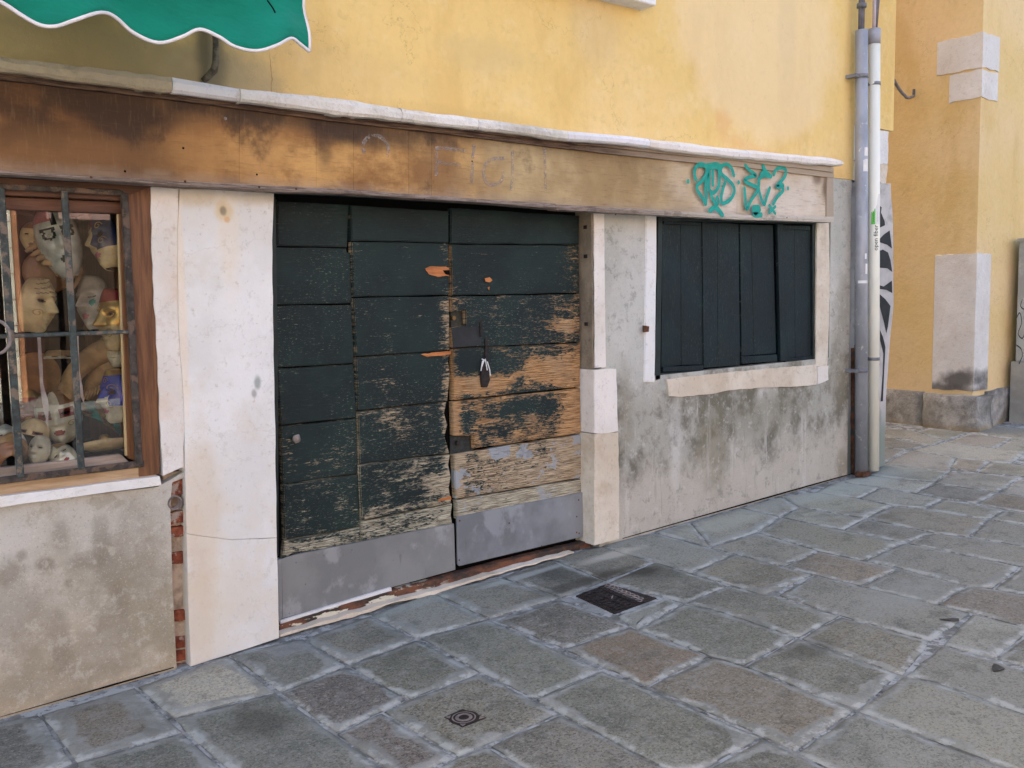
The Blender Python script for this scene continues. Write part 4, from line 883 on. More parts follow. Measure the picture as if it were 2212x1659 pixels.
# teal tag on the fascia
TG = T((2150, 450), 550/2212)
def stroke(bm, pts, wd, f, Tm, k=6):
    q = [Vector(wl(*Tm(a, b), f)) for a, b in pts]
    if len(q) > 2: q = smoothline(q, k)
    else: q = [q[0].lerp(q[1], i/4) for i in range(5)]
    off = random.Random(len(bm.verts)).uniform(0, .0016)
    P = lambda u, v: Vector((u, WALL-f-off, v))
    ribbon_bm(q, wd, P, bm)
    for e in (q[0], q[-1]):
        c0 = bm.verts.new(P(e.x, e.y)+Vector((0, -.0002, 0))); ring = [bm.verts.new(P(e.x+wd/2*math.cos(a*math.pi/5), e.y+wd/2*math.sin(a*math.pi/5))+Vector((0, -.0002, 0))) for a in range(10)]
        for a in range(10): bm.faces.new((c0, ring[a], ring[(a+1) % 10]))
def dot(bm, a, b, r, f, Tm):
    x, z = wl(*Tm(a, b), f); P = lambda u, v: Vector((u, WALL-f-.0018, v)); c0 = bm.verts.new(P(x, z))
    ring = [bm.verts.new(P(x+r*math.cos(k*math.pi/6), z+r*1.15*math.sin(k*math.pi/6))) for k in range(12)]
    for k in range(12): bm.faces.new((c0, ring[k], ring[(k+1) % 12]))
bm = bmesh.new(); F1 = .1195
wt = .0245
for pts in ([(275, 495), (255, 430), (265, 350), (310, 300), (370, 300), (410, 350), (400, 430), (350, 510), (290, 570), (300, 640), (360, 730), (400, 805)],
            [(400, 805), (405, 700), (400, 600), (405, 500), (430, 410), (460, 345), (510, 310), (560, 350), (575, 450), (570, 560), (530, 640), (480, 660), (440, 600), (440, 480), (450, 400)],
            [(490, 390), (490, 480), (488, 560)],
            [(460, 650), (490, 740), (540, 810), (560, 770), (545, 720)],
            [(760, 440), (730, 350), (680, 300), (620, 310), (590, 370), (610, 430), (690, 500), (750, 570), (765, 650), (720, 740), (650, 790), (605, 790), (600, 700), (620, 610), (645, 530)],
            [(320, 310), (430, 310), (530, 290), (600, 320)],
            [(400, 330), (470, 330), (570, 340)]):
    stroke(bm, pts, wt, F1, TG)
for pts in ([(910, 310), (960, 370), (1040, 430), (1020, 450), (950, 465), (900, 500), (950, 540), (1060, 590)], [(895, 600), (905, 700), (925, 870), (980, 760), (1060, 640), (1080, 560), (1090, 480), (1150, 440), (1235, 455)],
            [(1130, 290), (1160, 370), (1230, 450)], [(1110, 420), (1160, 400), (1220, 440)], [(1080, 480), (1075, 560), (1090, 660), (1145, 810), (1180, 720), (1220, 600)],
            [(1270, 430), (1300, 370), (1370, 335), (1425, 370), (1415, 450), (1360, 520), (1310, 580), (1380, 590), (1385, 640), (1320, 710), (1265, 805)], [(1330, 560), (1390, 560), (1385, 600)],
            [(1130, 310), (1150, 400), (1180, 420)]):
    stroke(bm, pts, wt, F1, TG)
stroke(bm, [(1215, 825), (1290, 925)], wt*.9, .1275, TG); stroke(bm, [(1290, 840), (1215, 915)], wt*.9, .1275, TG)
stroke(bm, [(455, 890), (510, 850), (570, 890), (610, 945)], wt*1.3, .132, TG)
stroke(bm, [(1015, 850), (1080, 850), (1065, 890), (1020, 940), (1110, 945)], wt*1.4, .132, TG); stroke(bm, [(1010, 880), (1090, 880)], wt*1.3, .132, TG)
for a, b in ((172, 515), (820, 530), (1452, 605)): dot(bm, a, b, .0125, F1, TG)
finish(bm, 'graffiti_tag', MAT_TEAL, fascia)
# worn grey letters
TC = T((1100, 350), 900/2212)
F2 = .1025
LET = ([(145, 330), (140, 270), (180, 215), (240, 200), (300, 230), (335, 290), (330, 360)],
            [(715, 300), (715, 400), (712, 510)], [(715, 300), (820, 305), (930, 320)], [(715, 410), (810, 420), (905, 435)], [(1010, 280), (1000, 370)], [(1000, 420), (990, 560)],
            [(1240, 380), (1140, 390), (1090, 450), (1090, 540), (1140, 590), (1220, 560), (1240, 480)], [(1310, 330), (1310, 480), (1300, 620)], [(1560, 300), (1565, 460), (1570, 620)])
for grp in ((0,), (1, 2, 3), (4, 5), (6,), (7,), (8,)):
    bm = bmesh.new()
    for q_ in grp: stroke(bm, LET[q_], .018, F2, TC)
    finish(bm, 'worn_letter', MAT_CHALK, fascia)

# ================================================================ DOOR
DF = -.085
# jambs
panel('jamb_stone', [(1281, 452), (1307, 462), (1308, 600), (1311, 794), (1284, 797)], .0+.012, .16, MAT_JAMB2, bld, bev=.006, amp=.002, seg=.06, seed=7)
panel('jamb_stone', [(1283, 799), (1332, 797), (1334, 860), (1336, 931), (1300, 938), (1284, 936)], .03, .18, MAT_JAMB2, bld, bev=.008, amp=.003, seg=.05, seed=8)
panel('jamb_stone', [(1284, 938), (1336, 934), (1338, 1050), (1338, 1164), (1284, 1178)], .032, .18, MAT_JAMB, bld, bev=.008, amp=.003, seg=.05, seed=9)
xj = wl(1283, 700, 0)[0]
bm = box_bm(xj-.018, xj+.05, WALL-.006, WALL+.3, wl(1283, 797)[1], wl(1283, 452)[1]+.05); finish(bm, 'jamb_reveal', MAT_REVEAL, bld)
for py in (490, 553, 700, 852, 905):
    z = wl(1283, py)[1]; k = box_bm(xj-.024, xj-.001, WALL+.03, WALL+.055, z-.010, z+.010); finish(k, 'hinge_pin', MAT_CAST, bld)
door = empty('door', (0, 0, 0), bld)
# dark body behind the planks, rebate and lintel
xl = wl(590, 800, .02)[0]
finish(box_bm(xl-.05, xj+.01, WALL+.128, WALL+.35, -.05, 2.25), 'door_backing', MAT_VOID, door)
finish(extrude_bm([wl(575, 425, -.06), wl(595, 425, -.06), wl(601, 800, -.06), (wl(607, 1330, -.06)[0], wl(607, 1200, -.06)[1]), (wl(575, 1330, -.06)[0], wl(607, 1200, -.06)[1])], -.06, .08), 'door_frame', MAT_DFRAME, door)
finish(extrude_bm([(xl-.05, wl(800, 428, -.075)[1]), (xj+.01, wl(1255, 452, -.075)[1]), (xj+.01, 2.3), (xl-.05, 2.3)], -.075, .08), 'door_lintel', MAT_DFRAME, door)
leafL = empty('door_leaf', (0, 0, 0), door); 
D5 = lambda a, b: (542+.3676*a, 813+.3676*b)
A_ = [((598, 434), (756, 441)), ((598, 532), (752, 535)), ((592, 660), (762, 657)), ((598, 795.5), (766, 785.5)), ((606, 920), (772, 903)), ((610, 1046.6), (775.6, 1024.5)), ((613.8, 1168), (779, 1138.5)), ((609, 1215), (780, 1180))]
B_ = [((757, 442), (971, 455)), ((758, 521), (971, 525)), ((762, 642.5), (972, 638)), ((768, 771), (974, 758)), ((772, 888), (969, 868)), ((775.5, 1004), (976, 980)), ((781, 1125.5), (979.5, 1087)), ((780, 1180), (981, 1136))]
C_ = [((972.5, 448), (1253, 465)), ((972.5, 526.7), (1252.7, 529.6)), ((975, 639.7), (1252.7, 634)), ((978, 752.6), (1255.5, 739.7)), ((977.6, 866), (1255, 837)), ((979.5, 980), (1257, 936)), ((985, 1079.5), (1257, 1033.6)), ((987, 1123), (1261, 1068))]
wearA = [.08, .27, .34, .37, .45, .51, .63]; wearB = [.10, .32, .39, .43, .49, .57, .73]; wearC = [.10, .32, .45, .55, .67, .75, .84]
paleA = [0, .5, .7, .6, .6, .8, 1]; paleB = [0, .5, .5, .5, .6, .8, 1]; paleC = [0, .1, .15, .05, .1, .6, .95]
lilC = [0, 0, 0, 0, .1, 1.12, .8]
NOTCH = {(2, 2): ('L', 40, 50), (2, 4): ('LB', 40, 33)}
for ci, (rows, wr, pl, ed) in enumerate(((A_, wearA, paleA, .2), (B_, wearB, paleB, 1.0), (C_, wearC, paleC, .8))):
    par = leafL
    if ci == 2: leafR = par = empty('door_leaf', (0, 0, 0), door)
    for r in range(7):
        (l0, r0), (l1, r1) = rows[r], rows[r+1]
        rnd = random.Random(ci*10+r)
        f = DF+rnd.uniform(-.004, .004)-(.012 if ci == 0 else 0)+(.004 if ci == 2 else 0)-(.01 if (ci, r) == (0, 0) else 0)
        g = 1.4
        pl_ = [(l0[0]+g, l0[1]+g), (r0[0]-g, r0[1]+g), (r1[0]-g, r1[1]-g), (l1[0]+g, l1[1]-g)]
        if ci == 1 and r >= 3:        # ragged meeting edge
            k = {3: 3, 4: 7, 5: 5, 6: 3}[r]
            pl_ = [pl_[0], (r0[0]-k*.6, pl_[1][1]), (r0[0]-k-2, r0[1]+25), (r0[0]-k*.3, r0[1]+50), (r0[0]-k-1, r0[1]+75), (r1[0]-k*.7, pl_[2][1]), pl_[3]]
        if (ci, r) == (2, 2):         # lock cut-out
            pl_ = [(975, 641), (1252, 635), (1254, 738.5), (979, 751.5), (978, 708), (1007, 703), (1006, 671), (976.5, 673)]
        if (ci, r) == (2, 4):
            pl_ = [(978, 868), (1254, 839), (1256, 935), (1024, 969), (1023, 942), (980, 941)]
        if (ci, r) == (2, 5): pl_ = [(1024, 975), (1256, 938), (1256, 1032), (985, 1077.5), (981, 982)]
        if (ci, r) == (0, 1): pl_ = [(591, 534), (748, 537), (750, 545), (757, 546), (761, 655), (593, 658)]
        pts = wob([wl(x, y, f) for x, y in pl_], .09, .0022, ci*10+r)
        bm = extrude_bm(pts, f, .035)
        bmesh.ops.recalc_face_normals(bm, faces=bm.faces)
        ee = [e for e in bm.edges if all(abs(v.co.y-(WALL-f)) < 1e-5 for v in e.verts) and len(e.link_faces) == 2 and abs(e.link_faces[0].normal.dot(e.link_faces[1].normal)) < .5]
        try: bmesh.ops.bevel(bm, geom=ee, offset=.005, segments=2, affect='EDGES')
        except Exception: pass
        bmesh.ops.recalc_face_normals(bm, faces=bm.faces)
        for fc in bm.faces:
            if fc.normal.y > -.995: fc.material_index = 1
        o = finish(bm, 'plank', None, par, mats=[MAT_PAINT, MAT_PAINTE])
        o['wear'] = float(wr[r]); o['pale'] = float(pl[r]); o['edgewear'] = ed*(.3 if r == 0 else 1.0); o['lilac'] = float(lilC[r] if ci == 2 else 0)
# recess border round the top left plank
finish(extrude_bm([wl(589, 430, DF-.03), wl(598, 431, DF-.03), wl(598, 533, DF-.03), wl(589, 533, DF-.03)], DF-.03, .03), 'batten', MAT_DFRAME, leafL)
# kick plates
kp = extrude_bm([wl(608, 1208, -.07), wl(640, 1198, -.07), wl(981, 1131, -.07), wl(984, 1231, -.07), wl(840, 1271, -.07), wl(611, 1336, -.07)], -.07, .012); bevel(kp, .0015)
finish(kp, 'kick_plate', MAT_KICK, leafL)
kp = extrude_bm([wl(987, 1117, -.066), wl(1261, 1063, -.066), wl(1267, 1157, -.066), wl(992, 1223, -.066), wl(989, 1219, -.066)], -.066, .012); bevel(kp, .0015)
o = finish(kp, 'kick_plate', MAT_KICK2, leafR); o['label'] = 'mottled bluish metal kick plate'
bm = extrude_bm([wl(601, 1210, -.06), wl(609, 1208, -.06), wl(611, 1336, -.06), wl(603, 1340, -.06)], -.064, .03); finish(bm, 'frame_foot', MAT_KICK, door)
for px, py in ((640, 1215), (700, 1200), (760, 1188), (905, 1150), (735, 1193), (750, 1242), (690, 1255), (850, 1210), (972, 1140), (978, 1220), (625, 1325), (660, 1262)):
    finish(nail(px, py, -.069, .004), 'screw', MAT_CLAMP, leafL)
for px, py in ((993, 1125), (1251, 1152), (1246, 1116), (1246, 1150), (1250, 1080), (992, 1210), (1100, 1130), (1170, 1180)):
    finish(nail(px, py, -.065, .005), 'screw', MAT_RUST, leafR)
# white strip, rusty threshold, worn stone step
finish(extrude_bm([wl(606, 1341, -.055), wl(845, 1269, -.055), wl(847, 1278, -.055), wl(607, 1351, -.055)], -.055, .014), 'white_strip', MAT_WHITE, door)
th = [(605, 1350), (740, 1308), (850, 1277), (985, 1240), (1120, 1205), (1276, 1168)]
tb = [(606, 1366), (740, 1326), (850, 1294), (985, 1256), (1120, 1218), (1277, 1180)]
bm = extrude_bm(wob([wl(x, y, -.045) for x, y in th]+[wl(x, y, -.045) for x, y in tb[::-1]], .05, .0015, 5), -.045, .05); finish(bm, 'threshold', MAT_THRESH, door)
sb = [(604, 1366), (606, 1376), (640, 1366), (740, 1338), (800, 1322), (850, 1302), (860, 1300), (930, 1288), (985, 1268), (1120, 1228), (1240, 1195)]
stt = [(1240, 1192), (1120, 1223), (985, 1263), (860, 1297), (740, 1331), (606, 1370)]
bm = extrude_bm(wob([wl(x, y, .004) for x, y in sb]+[wl(x, y, .004) for x, y in stt], .04, .004, 6), .004, .048); finish(bm, 'worn_step', MAT_JAMB, bld)
# lock recesses, hasp, plates, knob
D4 = lambda a, b: (881+.2859*a, 379.5+.2859*b)
def patch(name, pts, f, d, mat, par, Tm=None, amp=0, seed=1):
    q = [wl(*(Tm(a, b) if Tm else (a, b)), f) for a, b in pts]
    if amp: q = wob(q, .012, amp, seed)
    return finish(extrude_bm(q, f, d), name, mat, par)
patch('lock_recess', [(325, 1015), (440, 1015), (440, 1150), (325, 1150)], DF-.022, .01, plain('dark_lock_iron', (.03, .03, .022), .6, .4, var=.5, scale=50), leafR, D4)
x, z = wl(*D4(345, 1075), DF-.01)
bm = bmesh.new(); bmesh.ops.create_cone(bm, cap_ends=True, segments=16, radius1=.011, radius2=.011, depth=.018, matrix=Matrix.Translation((x, WALL-DF+.012, z)) @ Matrix.Rotation(math.pi/2, 4, 'X')); finish(bm, 'lock_cylinder', MAT_BRASS, leafR)
patch('lock_plate', [(332, 1150), (552, 1140), (552, 1280), (345, 1300)], DF+.008, .004, plain('dark_steel_plate', (.022, .024, .028), .5, .3, var=.3), leafR, D4)
patch('hasp', [(548, 1105), (562, 1100), (564, 1215), (550, 1220)], DF+.016, .01, MAT_CAST, leafR, D4)
patch('hasp', [(584, 1230), (606, 1230), (610, 1400), (588, 1400)], DF+.016, .01, MAT_CAST, leafR, D4)
patch('lock_recess', [(1172, 350), (1308, 350), (1308, 445), (1172, 455)], DF-.02, .01, plain('dark_lower_lock_iron', (.025, .028, .026), .6, .4, var=.5, scale=50), leafR, D5)
x, z = wl(*D5(1216, 392), DF-.01)
bm = bmesh.new(); bmesh.ops.create_cone(bm, cap_ends=True, segments=16, radius1=.014, radius2=.012, depth=.018, matrix=Matrix.Translation((x, WALL-DF+.012, z)) @ Matrix.Rotation(math.pi/2, 4, 'X')); finish(bm, 'lock_cylinder', MAT_CAST, leafR)
x, z = wl(*D5(268, 366), DF)
bm = bmesh.new(); bmesh.ops.create_uvsphere(bm, u_segments=14, v_segments=8, radius=.021, matrix=Matrix.Translation((x, WALL-DF-.002, z)) @ Matrix.Diagonal((1, .5, 1, 1)))
for v in bm.verts: v.co += Vector((mnoise.noise(v.co*90), 0, mnoise.noise(v.co*90+Vector((5, 5, 5)))))*.005
finish(bm, 'door_knob', MAT_CASTL, leafL)
# padlock-shaped patch with pale string
patch('padlock', [(565, 1440), (600, 1430), (622, 1540), (600, 1600), (565, 1600), (556, 1520)], DF+.024, .016, MAT_CAST, leafR, D4)
bm = bmesh.new()
for pts in ([(552, 1475), (565, 1400), (585, 1385), (600, 1470)], [(560, 1385), (590, 1400)], [(600, 1405), (618, 1465), (624, 1510)], [(575, 1400), (556, 1450)]):
    q = [wl(*D4(a, b), DF+.03) for a, b in pts]; tube_bm([(u, WALL-DF-.03, v) for u, v in q], .0032, 6, bm)
finish(bm, 'string', MAT_WHITE, leafR)
patch('gouge', [(130, 700), (170, 685), (290, 688), (314, 700), (314, 760), (290, 755), (230, 765), (160, 745)], DF+.0045, .003, MAT_ORNG, leafL, D4, .001)
patch('gouge', [(265, 715), (316, 712), (318, 755), (285, 745)], DF+.0058, .002, MAT_VOID, leafL, D4)
patch('gouge', [(100, 1350), (200, 1335), (325, 1325), (325, 1350), (150, 1370)], DF+.0045, .003, MAT_ORNG, leafL, D4, .002, 2)
for pts, s in (([(582, 775), (620, 768), (640, 790), (620, 806), (590, 800)], 3), ([(600, 845), (618, 840), (615, 865)], 4)):
    patch('gouge', pts, DF+.0085, .003, MAT_ORNG, leafR, D4, .001, s)
patch('gouge', [(1100, 735), (1105, 722), (1175, 705), (1178, 722)], DF+.0045, .003, MAT_ORNG, leafL, D5, .0015, 5)

# ================================================================ SHUTTERED WINDOW
win = empty('shuttered_window', (0, 0, 0), bld)
panel('window_jamb', [(1396, 450), (1419, 462), (1419, 560), (1417, 700), (1415, 826), (1392, 826), (1394, 640)], .010, .14, MAT_STONE, win, amp=.0015, seg=.07, bev=.005, seed=12)
panel('window_jamb', [(1765, 470), (1790, 472), (1793, 600), (1791, 700), (1787, 790), (1763, 792)], .008, .14, MAT_JAMB, win, amp=.003, seg=.06, bev=.005, seed=13)
D6 = lambda a, b: ((1900+.5425*a)/1.47559, (400+.5425*b)/1.47559)
panel('window_sill', [D6(415, 1492), D6(800, 1448), D6(1295, 1404), D6(1298, 1522), D6(1200, 1532), D6(1000, 1540), D6(780, 1556), D6(700, 1574), D6(500, 1596), D6(430, 1590)], .008, .2, MAT_JAMB, win, amp=.003, seg=.05, bev=.003, seed=14)
panel('window_sill', [D6(1301, 1420), D6(1366, 1412), D6(1366, 1495), D6(1301, 1523)], .006, .2, MAT_JAMB2, win, amp=.004, seg=.05, bev=.004, seed=15)
finish(box_bm(wl(1400, 600)[0], wl(1790, 600)[0], WALL+.07, WALL+.35, wl(1500, 870)[1]-.1, zfas+.1), 'window_backing', MAT_VOID, win)
def fb(name, pts, f, d, mat=MAT_DFRAME, amp=0, sd=0, bev=.002):
    q = [wl(*D6(a, b), f) for a, b in pts]
    bm = extrude_bm(q, f, d)
    if bev: bevel(bm, bev)
    o = finish(bm, name, mat, win); o['wear'] = .0; o['pale'] = .7; return o
fb('window_frame', [(368, 500), (392, 520), (378, 1490), (347, 1500)], .0, .06)
fb('window_frame', [(392, 512), (1300, 560), (1300, 580), (392, 560)], -.004, .06)
fb('window_frame', [(1272, 580), (1308, 580), (1302, 1412), (1276, 1405)], -.004, .06)
fb('window_frame', [(380, 1455), (860, 1428), (1300, 1385), (1300, 1415), (860, 1460), (380, 1490)], -.002, .06)
pl_ = [([(390, 575), (496, 582), (500, 1408), (384, 1420)], 0), ([(498, 583), (620, 588), (630, 1405), (502, 1408)], 0), ([(625, 565), (712, 570), (716, 1418), (634, 1424)], .008), ([(713, 570), (838, 578), (846, 1410), (717, 1418)], .008),
       ([(846, 580), (910, 582), (928, 1348), (856, 1355)], .0), ([(911, 582), (1040, 586), (1058, 1340), (929, 1348)], .0), ([(1068, 590), (1164, 590), (1170, 1362), (1084, 1378)], .01), ([(1165, 590), (1270, 592), (1278, 1352), (1171, 1362)], .006)]
for i, (pts, df) in enumerate(pl_):
    q = wob([wl(*D6(a, b), -.028+df) for a, b in pts], .15, .001, i)
    bm = extrude_bm(q, -.028+df, .03); bevel(bm, .002)
    o = finish(bm, 'shutter_plank', MAT_PAINTV, win); o['wear'] = .11+.05*(i in (4, 5)); o['pale'] = .8; o['edgewear'] = 0.0; o['lilac'] = 0.0
def rl(pts, f): 
    o = fb('shutter_rail', pts, f, .02, MAT_PAINTV); o['wear'] = .14; o['edgewear'] = 0.0; o['lilac'] = 0.0
rl([(395, 1418), (632, 1408), (632, 1440), (395, 1448)], -.012)
rl([(856, 1358), (1064, 1345), (1066, 1385), (858, 1400)], -.012)
rl([(1112, 1372), (1276, 1352), (1278, 1388), (1112, 1405)], -.012)
rl([(400, 558), (618, 570), (618, 588), (400, 578)], -.012)
rl([(1100, 585), (1258, 590), (1258, 618), (1100, 604)], -.012)
rl([(1066, 578), (1100, 578), (1130, 1382), (1086, 1385)], -.006)
patch('bolt_plate', [(280, 1175), (312, 1180), (310, 1212), (282, 1215)], .03, .01, MAT_RUST, win, D6)
x, z = wl(*D6(1400, 330), .0)

# ================================================================ SHOP WINDOW, GRILLE
sw = empty('shop_window', (0, 0, 0), bld)
def sp(name, pts, f, d, mat, par=None, bev=.002, amp=0):
    q = [wl(x, y, f) for x, y in pts]
    if amp: q = wob(q, .08, amp, 3)
    bm = extrude_bm(q, f, d)
    if bev: bevel(bm, bev)
    return finish(bm, name, mat, par or sw)
XL = -5.0
def toleft(pts, f):   # pts = [(px,py) right-top, right-bottom]; runs out of the frame to the left at constant height
    (a, b) = [wl(x, y, f) for x, y in pts]; return a, b
def hboard(name, rt, rbm, f, d, mat, bev=.002):
    a, b = wl(*rt, f), wl(*rbm, f)
    bm = extrude_bm([(XL, a[1]), a, b, (XL, b[1])], f, d)
    if bev: bevel(bm, bev)
    return finish(bm, name, mat, sw)
hboard('frame_board', (327, 402), (318, 436), .004, .05, MAT_WOODH)
hboard('frame_board', (272, 437), (270, 462), -.03, .04, MAT_WOODH)
sp('frame_board', [(268, 425), (327, 402), (332, 600), (342, 800), (345, 1024), (300, 1030), (293, 800), (280, 600)], .004+.0015, .06, MAT_WOODV)
hboard('sill_board', (300, 1004), (345, 1030), .004-.0015, .06, MAT_WOODT)
hboard('bottom_rail', (262, 982), (290, 1008), -.03, .04, MAT_WOODG)
sp('stop_bead', [(253, 452), (257, 452), (278, 985), (271, 985)], -.045, .02, MAT_WOODL)
sp('stop_bead', [(257, 452), (285, 452), (300, 1000), (277, 990)], -.034, .03, MAT_WOODV)
a = wl(262, 450, -.055); b = wl(270, 985, -.055)
bm = bmesh.new(); vs = [bm.verts.new(p) for p in ((XL, WALL+.055, b[1]), (b[0]+.03, WALL+.055, b[1]), (a[0]+.03, WALL+.055, a[1]), (XL, WALL+.055, a[1]))]; bm.faces.new(vs)
finish(bm, 'window_pane', MAT_GLASS, sw)
# stone sill under the window
q = [wl(x, y, .03) for x, y in ((345, 1029), (349, 1048))]
bm = extrude_bm(wob([(XL, q[0][1]), q[0], q[1], (XL, q[1][1])], .1, .002, 2), .03, .12)
finish(bm, 'window_sill', MAT_STONE, sw)
# masonry round the interior and the lining of the display
zt_ = wl(200, 450, 0)[1]; zb_ = wl(200, 985, 0)[1]; xrr = wl(262, 700, 0)[0]
MAT_IN = plain('dark_display_cloth', (.02, .010, .007), .9, .1, var=.5, scale=8, bump=.2)
MAT_INB = plain('brown_display_back', (.022, .012, .008), .9, .1, var=.5, scale=5, bump=.2)
bm = bmesh.new(); box_bm(XL, xrr+.05, WALL+.75, WALL+.78, zb_-.1, zt_+.1, bm); finish(bm, 'display_back', MAT_INB, sw)
finish(box_bm(xrr+.045, xrr+.07, WALL+.06, WALL+.78, zb_-.1, zt_+.1), 'display_side', MAT_WOODV, sw)
finish(box_bm(XL, xrr+.05, WALL+.06, WALL+.78, zb_-.12, zb_-.03), 'display_floor', MAT_IN, sw)
finish(box_bm(XL, xrr+.05, WALL+.06, WALL+.78, zt_+.03, zt_+.12), 'display_ceiling', MAT_INB, sw)

gril = empty('window_grille', (0, 0, 0), bld)
GF = .035
def bar(p, q, wd, d, mat, name='grille_bar', f=GF, ext=None):
    a = Vector(wl(*p, f)); b = Vector(wl(*q, f)); t = (b-a).normalized(); n = Vector((-t.y, t.x))*wd/2
    bm = extrude_bm([tuple(a+n), tuple(b+n), tuple(b-n), tuple(a-n)], f, d); bevel(bm, .003); return finish(bm, name, mat, gril)
bar((270, 416), (302, 1005), .026, .022, MAT_IRONR)
bar((140, 412), (177, 1014), .024, .016, MAT_IRON, f=GF+.004)
bar((2, 405), (45, 1032), .026, .016, MAT_IRON, f=GF+.004)
for dx in (.235, .47, .705, .94):
    x0, z0 = wl(2, 405, GF+.004); x1, z1 = wl(45, 1032, GF+.004)
    bm = extrude_bm([(x0-dx-.012, z0), (x0-dx+.012, z0), (x1-dx+.012, z1), (x1-dx-.012, z1)], GF+.004, .016); finish(bm, 'grille_bar', MAT_IRON, gril)
zz0 = wl(270, 416, GF)[1]; zz1 = wl(302, 1003, GF)[1]; zm = wl(278, 717, GF)[1]
for zc_, wd, mt in ((zz0, .022, MAT_IRONR), (zz1, .026, MAT_IRONR), (zm, .016, MAT_IRON)):
    bm = extrude_bm([(-2.5, zc_-wd/2), (wl(285, 700, GF)[0]+(0.02 if zc_ == zz1 else 0), zc_-wd/2), (wl(285, 700, GF)[0]+(0.02 if zc_ == zz1 else 0), zc_+wd/2), (-2.5, zc_+wd/2)], GF-.003, .018); bevel(bm, .003); finish(bm, 'grille_bar', mt, gril)
# iron ring at the left edge
x, z = wl(-8, 728, .07)
bm = tube_bm([(x+.045*math.cos(a*math.pi/12), WALL-.075, z+.06*math.sin(a*math.pi/12)) for a in range(25)], .006, 8, cap=False)
tag(finish(bm, 'iron_ring', MAT_CASTL), 'oval iron ring hanging on the grille at the left picture edge', 'ring')

# ================================================================ MASKS IN THE WINDOW
def mm(name, c, rough=.35, spec=.5, metal=0, var=.12): return plain(name, tuple(x*.9 for x in c), rough, spec, metal, var=max(var, .3), scale=14, bump=.05)
CREAM = mm('cream_mask_enamel', (.60, .47, .26)); IVORY = mm('ivory_mask_enamel', (.56, .53, .42)); WHT = mm('white_mask_enamel', (.56, .58, .55)); GOLD = mm('gold_leaf', (.55, .34, .10), .3, .5, .7, .4)
BLUE = mm('cobalt_mask_paint', (.018, .045, .36)); NAVY = mm('navy_mask_paint', (.02, .035, .10)); RED = mm('dark_red_mask_paint', (.22, .025, .02)); PINK = mm('pink_mask_paint', (.55, .16, .2)); TEALM = mm('teal_mask_paint', (.04, .27, .25)); BROWN = mm('brown_mask_paint', (.20, .09, .035)); BLACKM = mm('black_mask_paint', (.012, .012, .012)); TANM = mm('tan_papier_mache', (.42, .27, .14), .7, .2); GREYM = mm('pale_grey_mask_enamel', (.50, .46, .42)); CURL = mm('gilded_outline', (.42, .29, .12), .4, .5, .5)  # GREYM is the plain pale grey of the sleeping mask
FUR = plain('brown_fur', (.11, .06, .04), .95, .1, var=.5, scale=60, bump=.8)
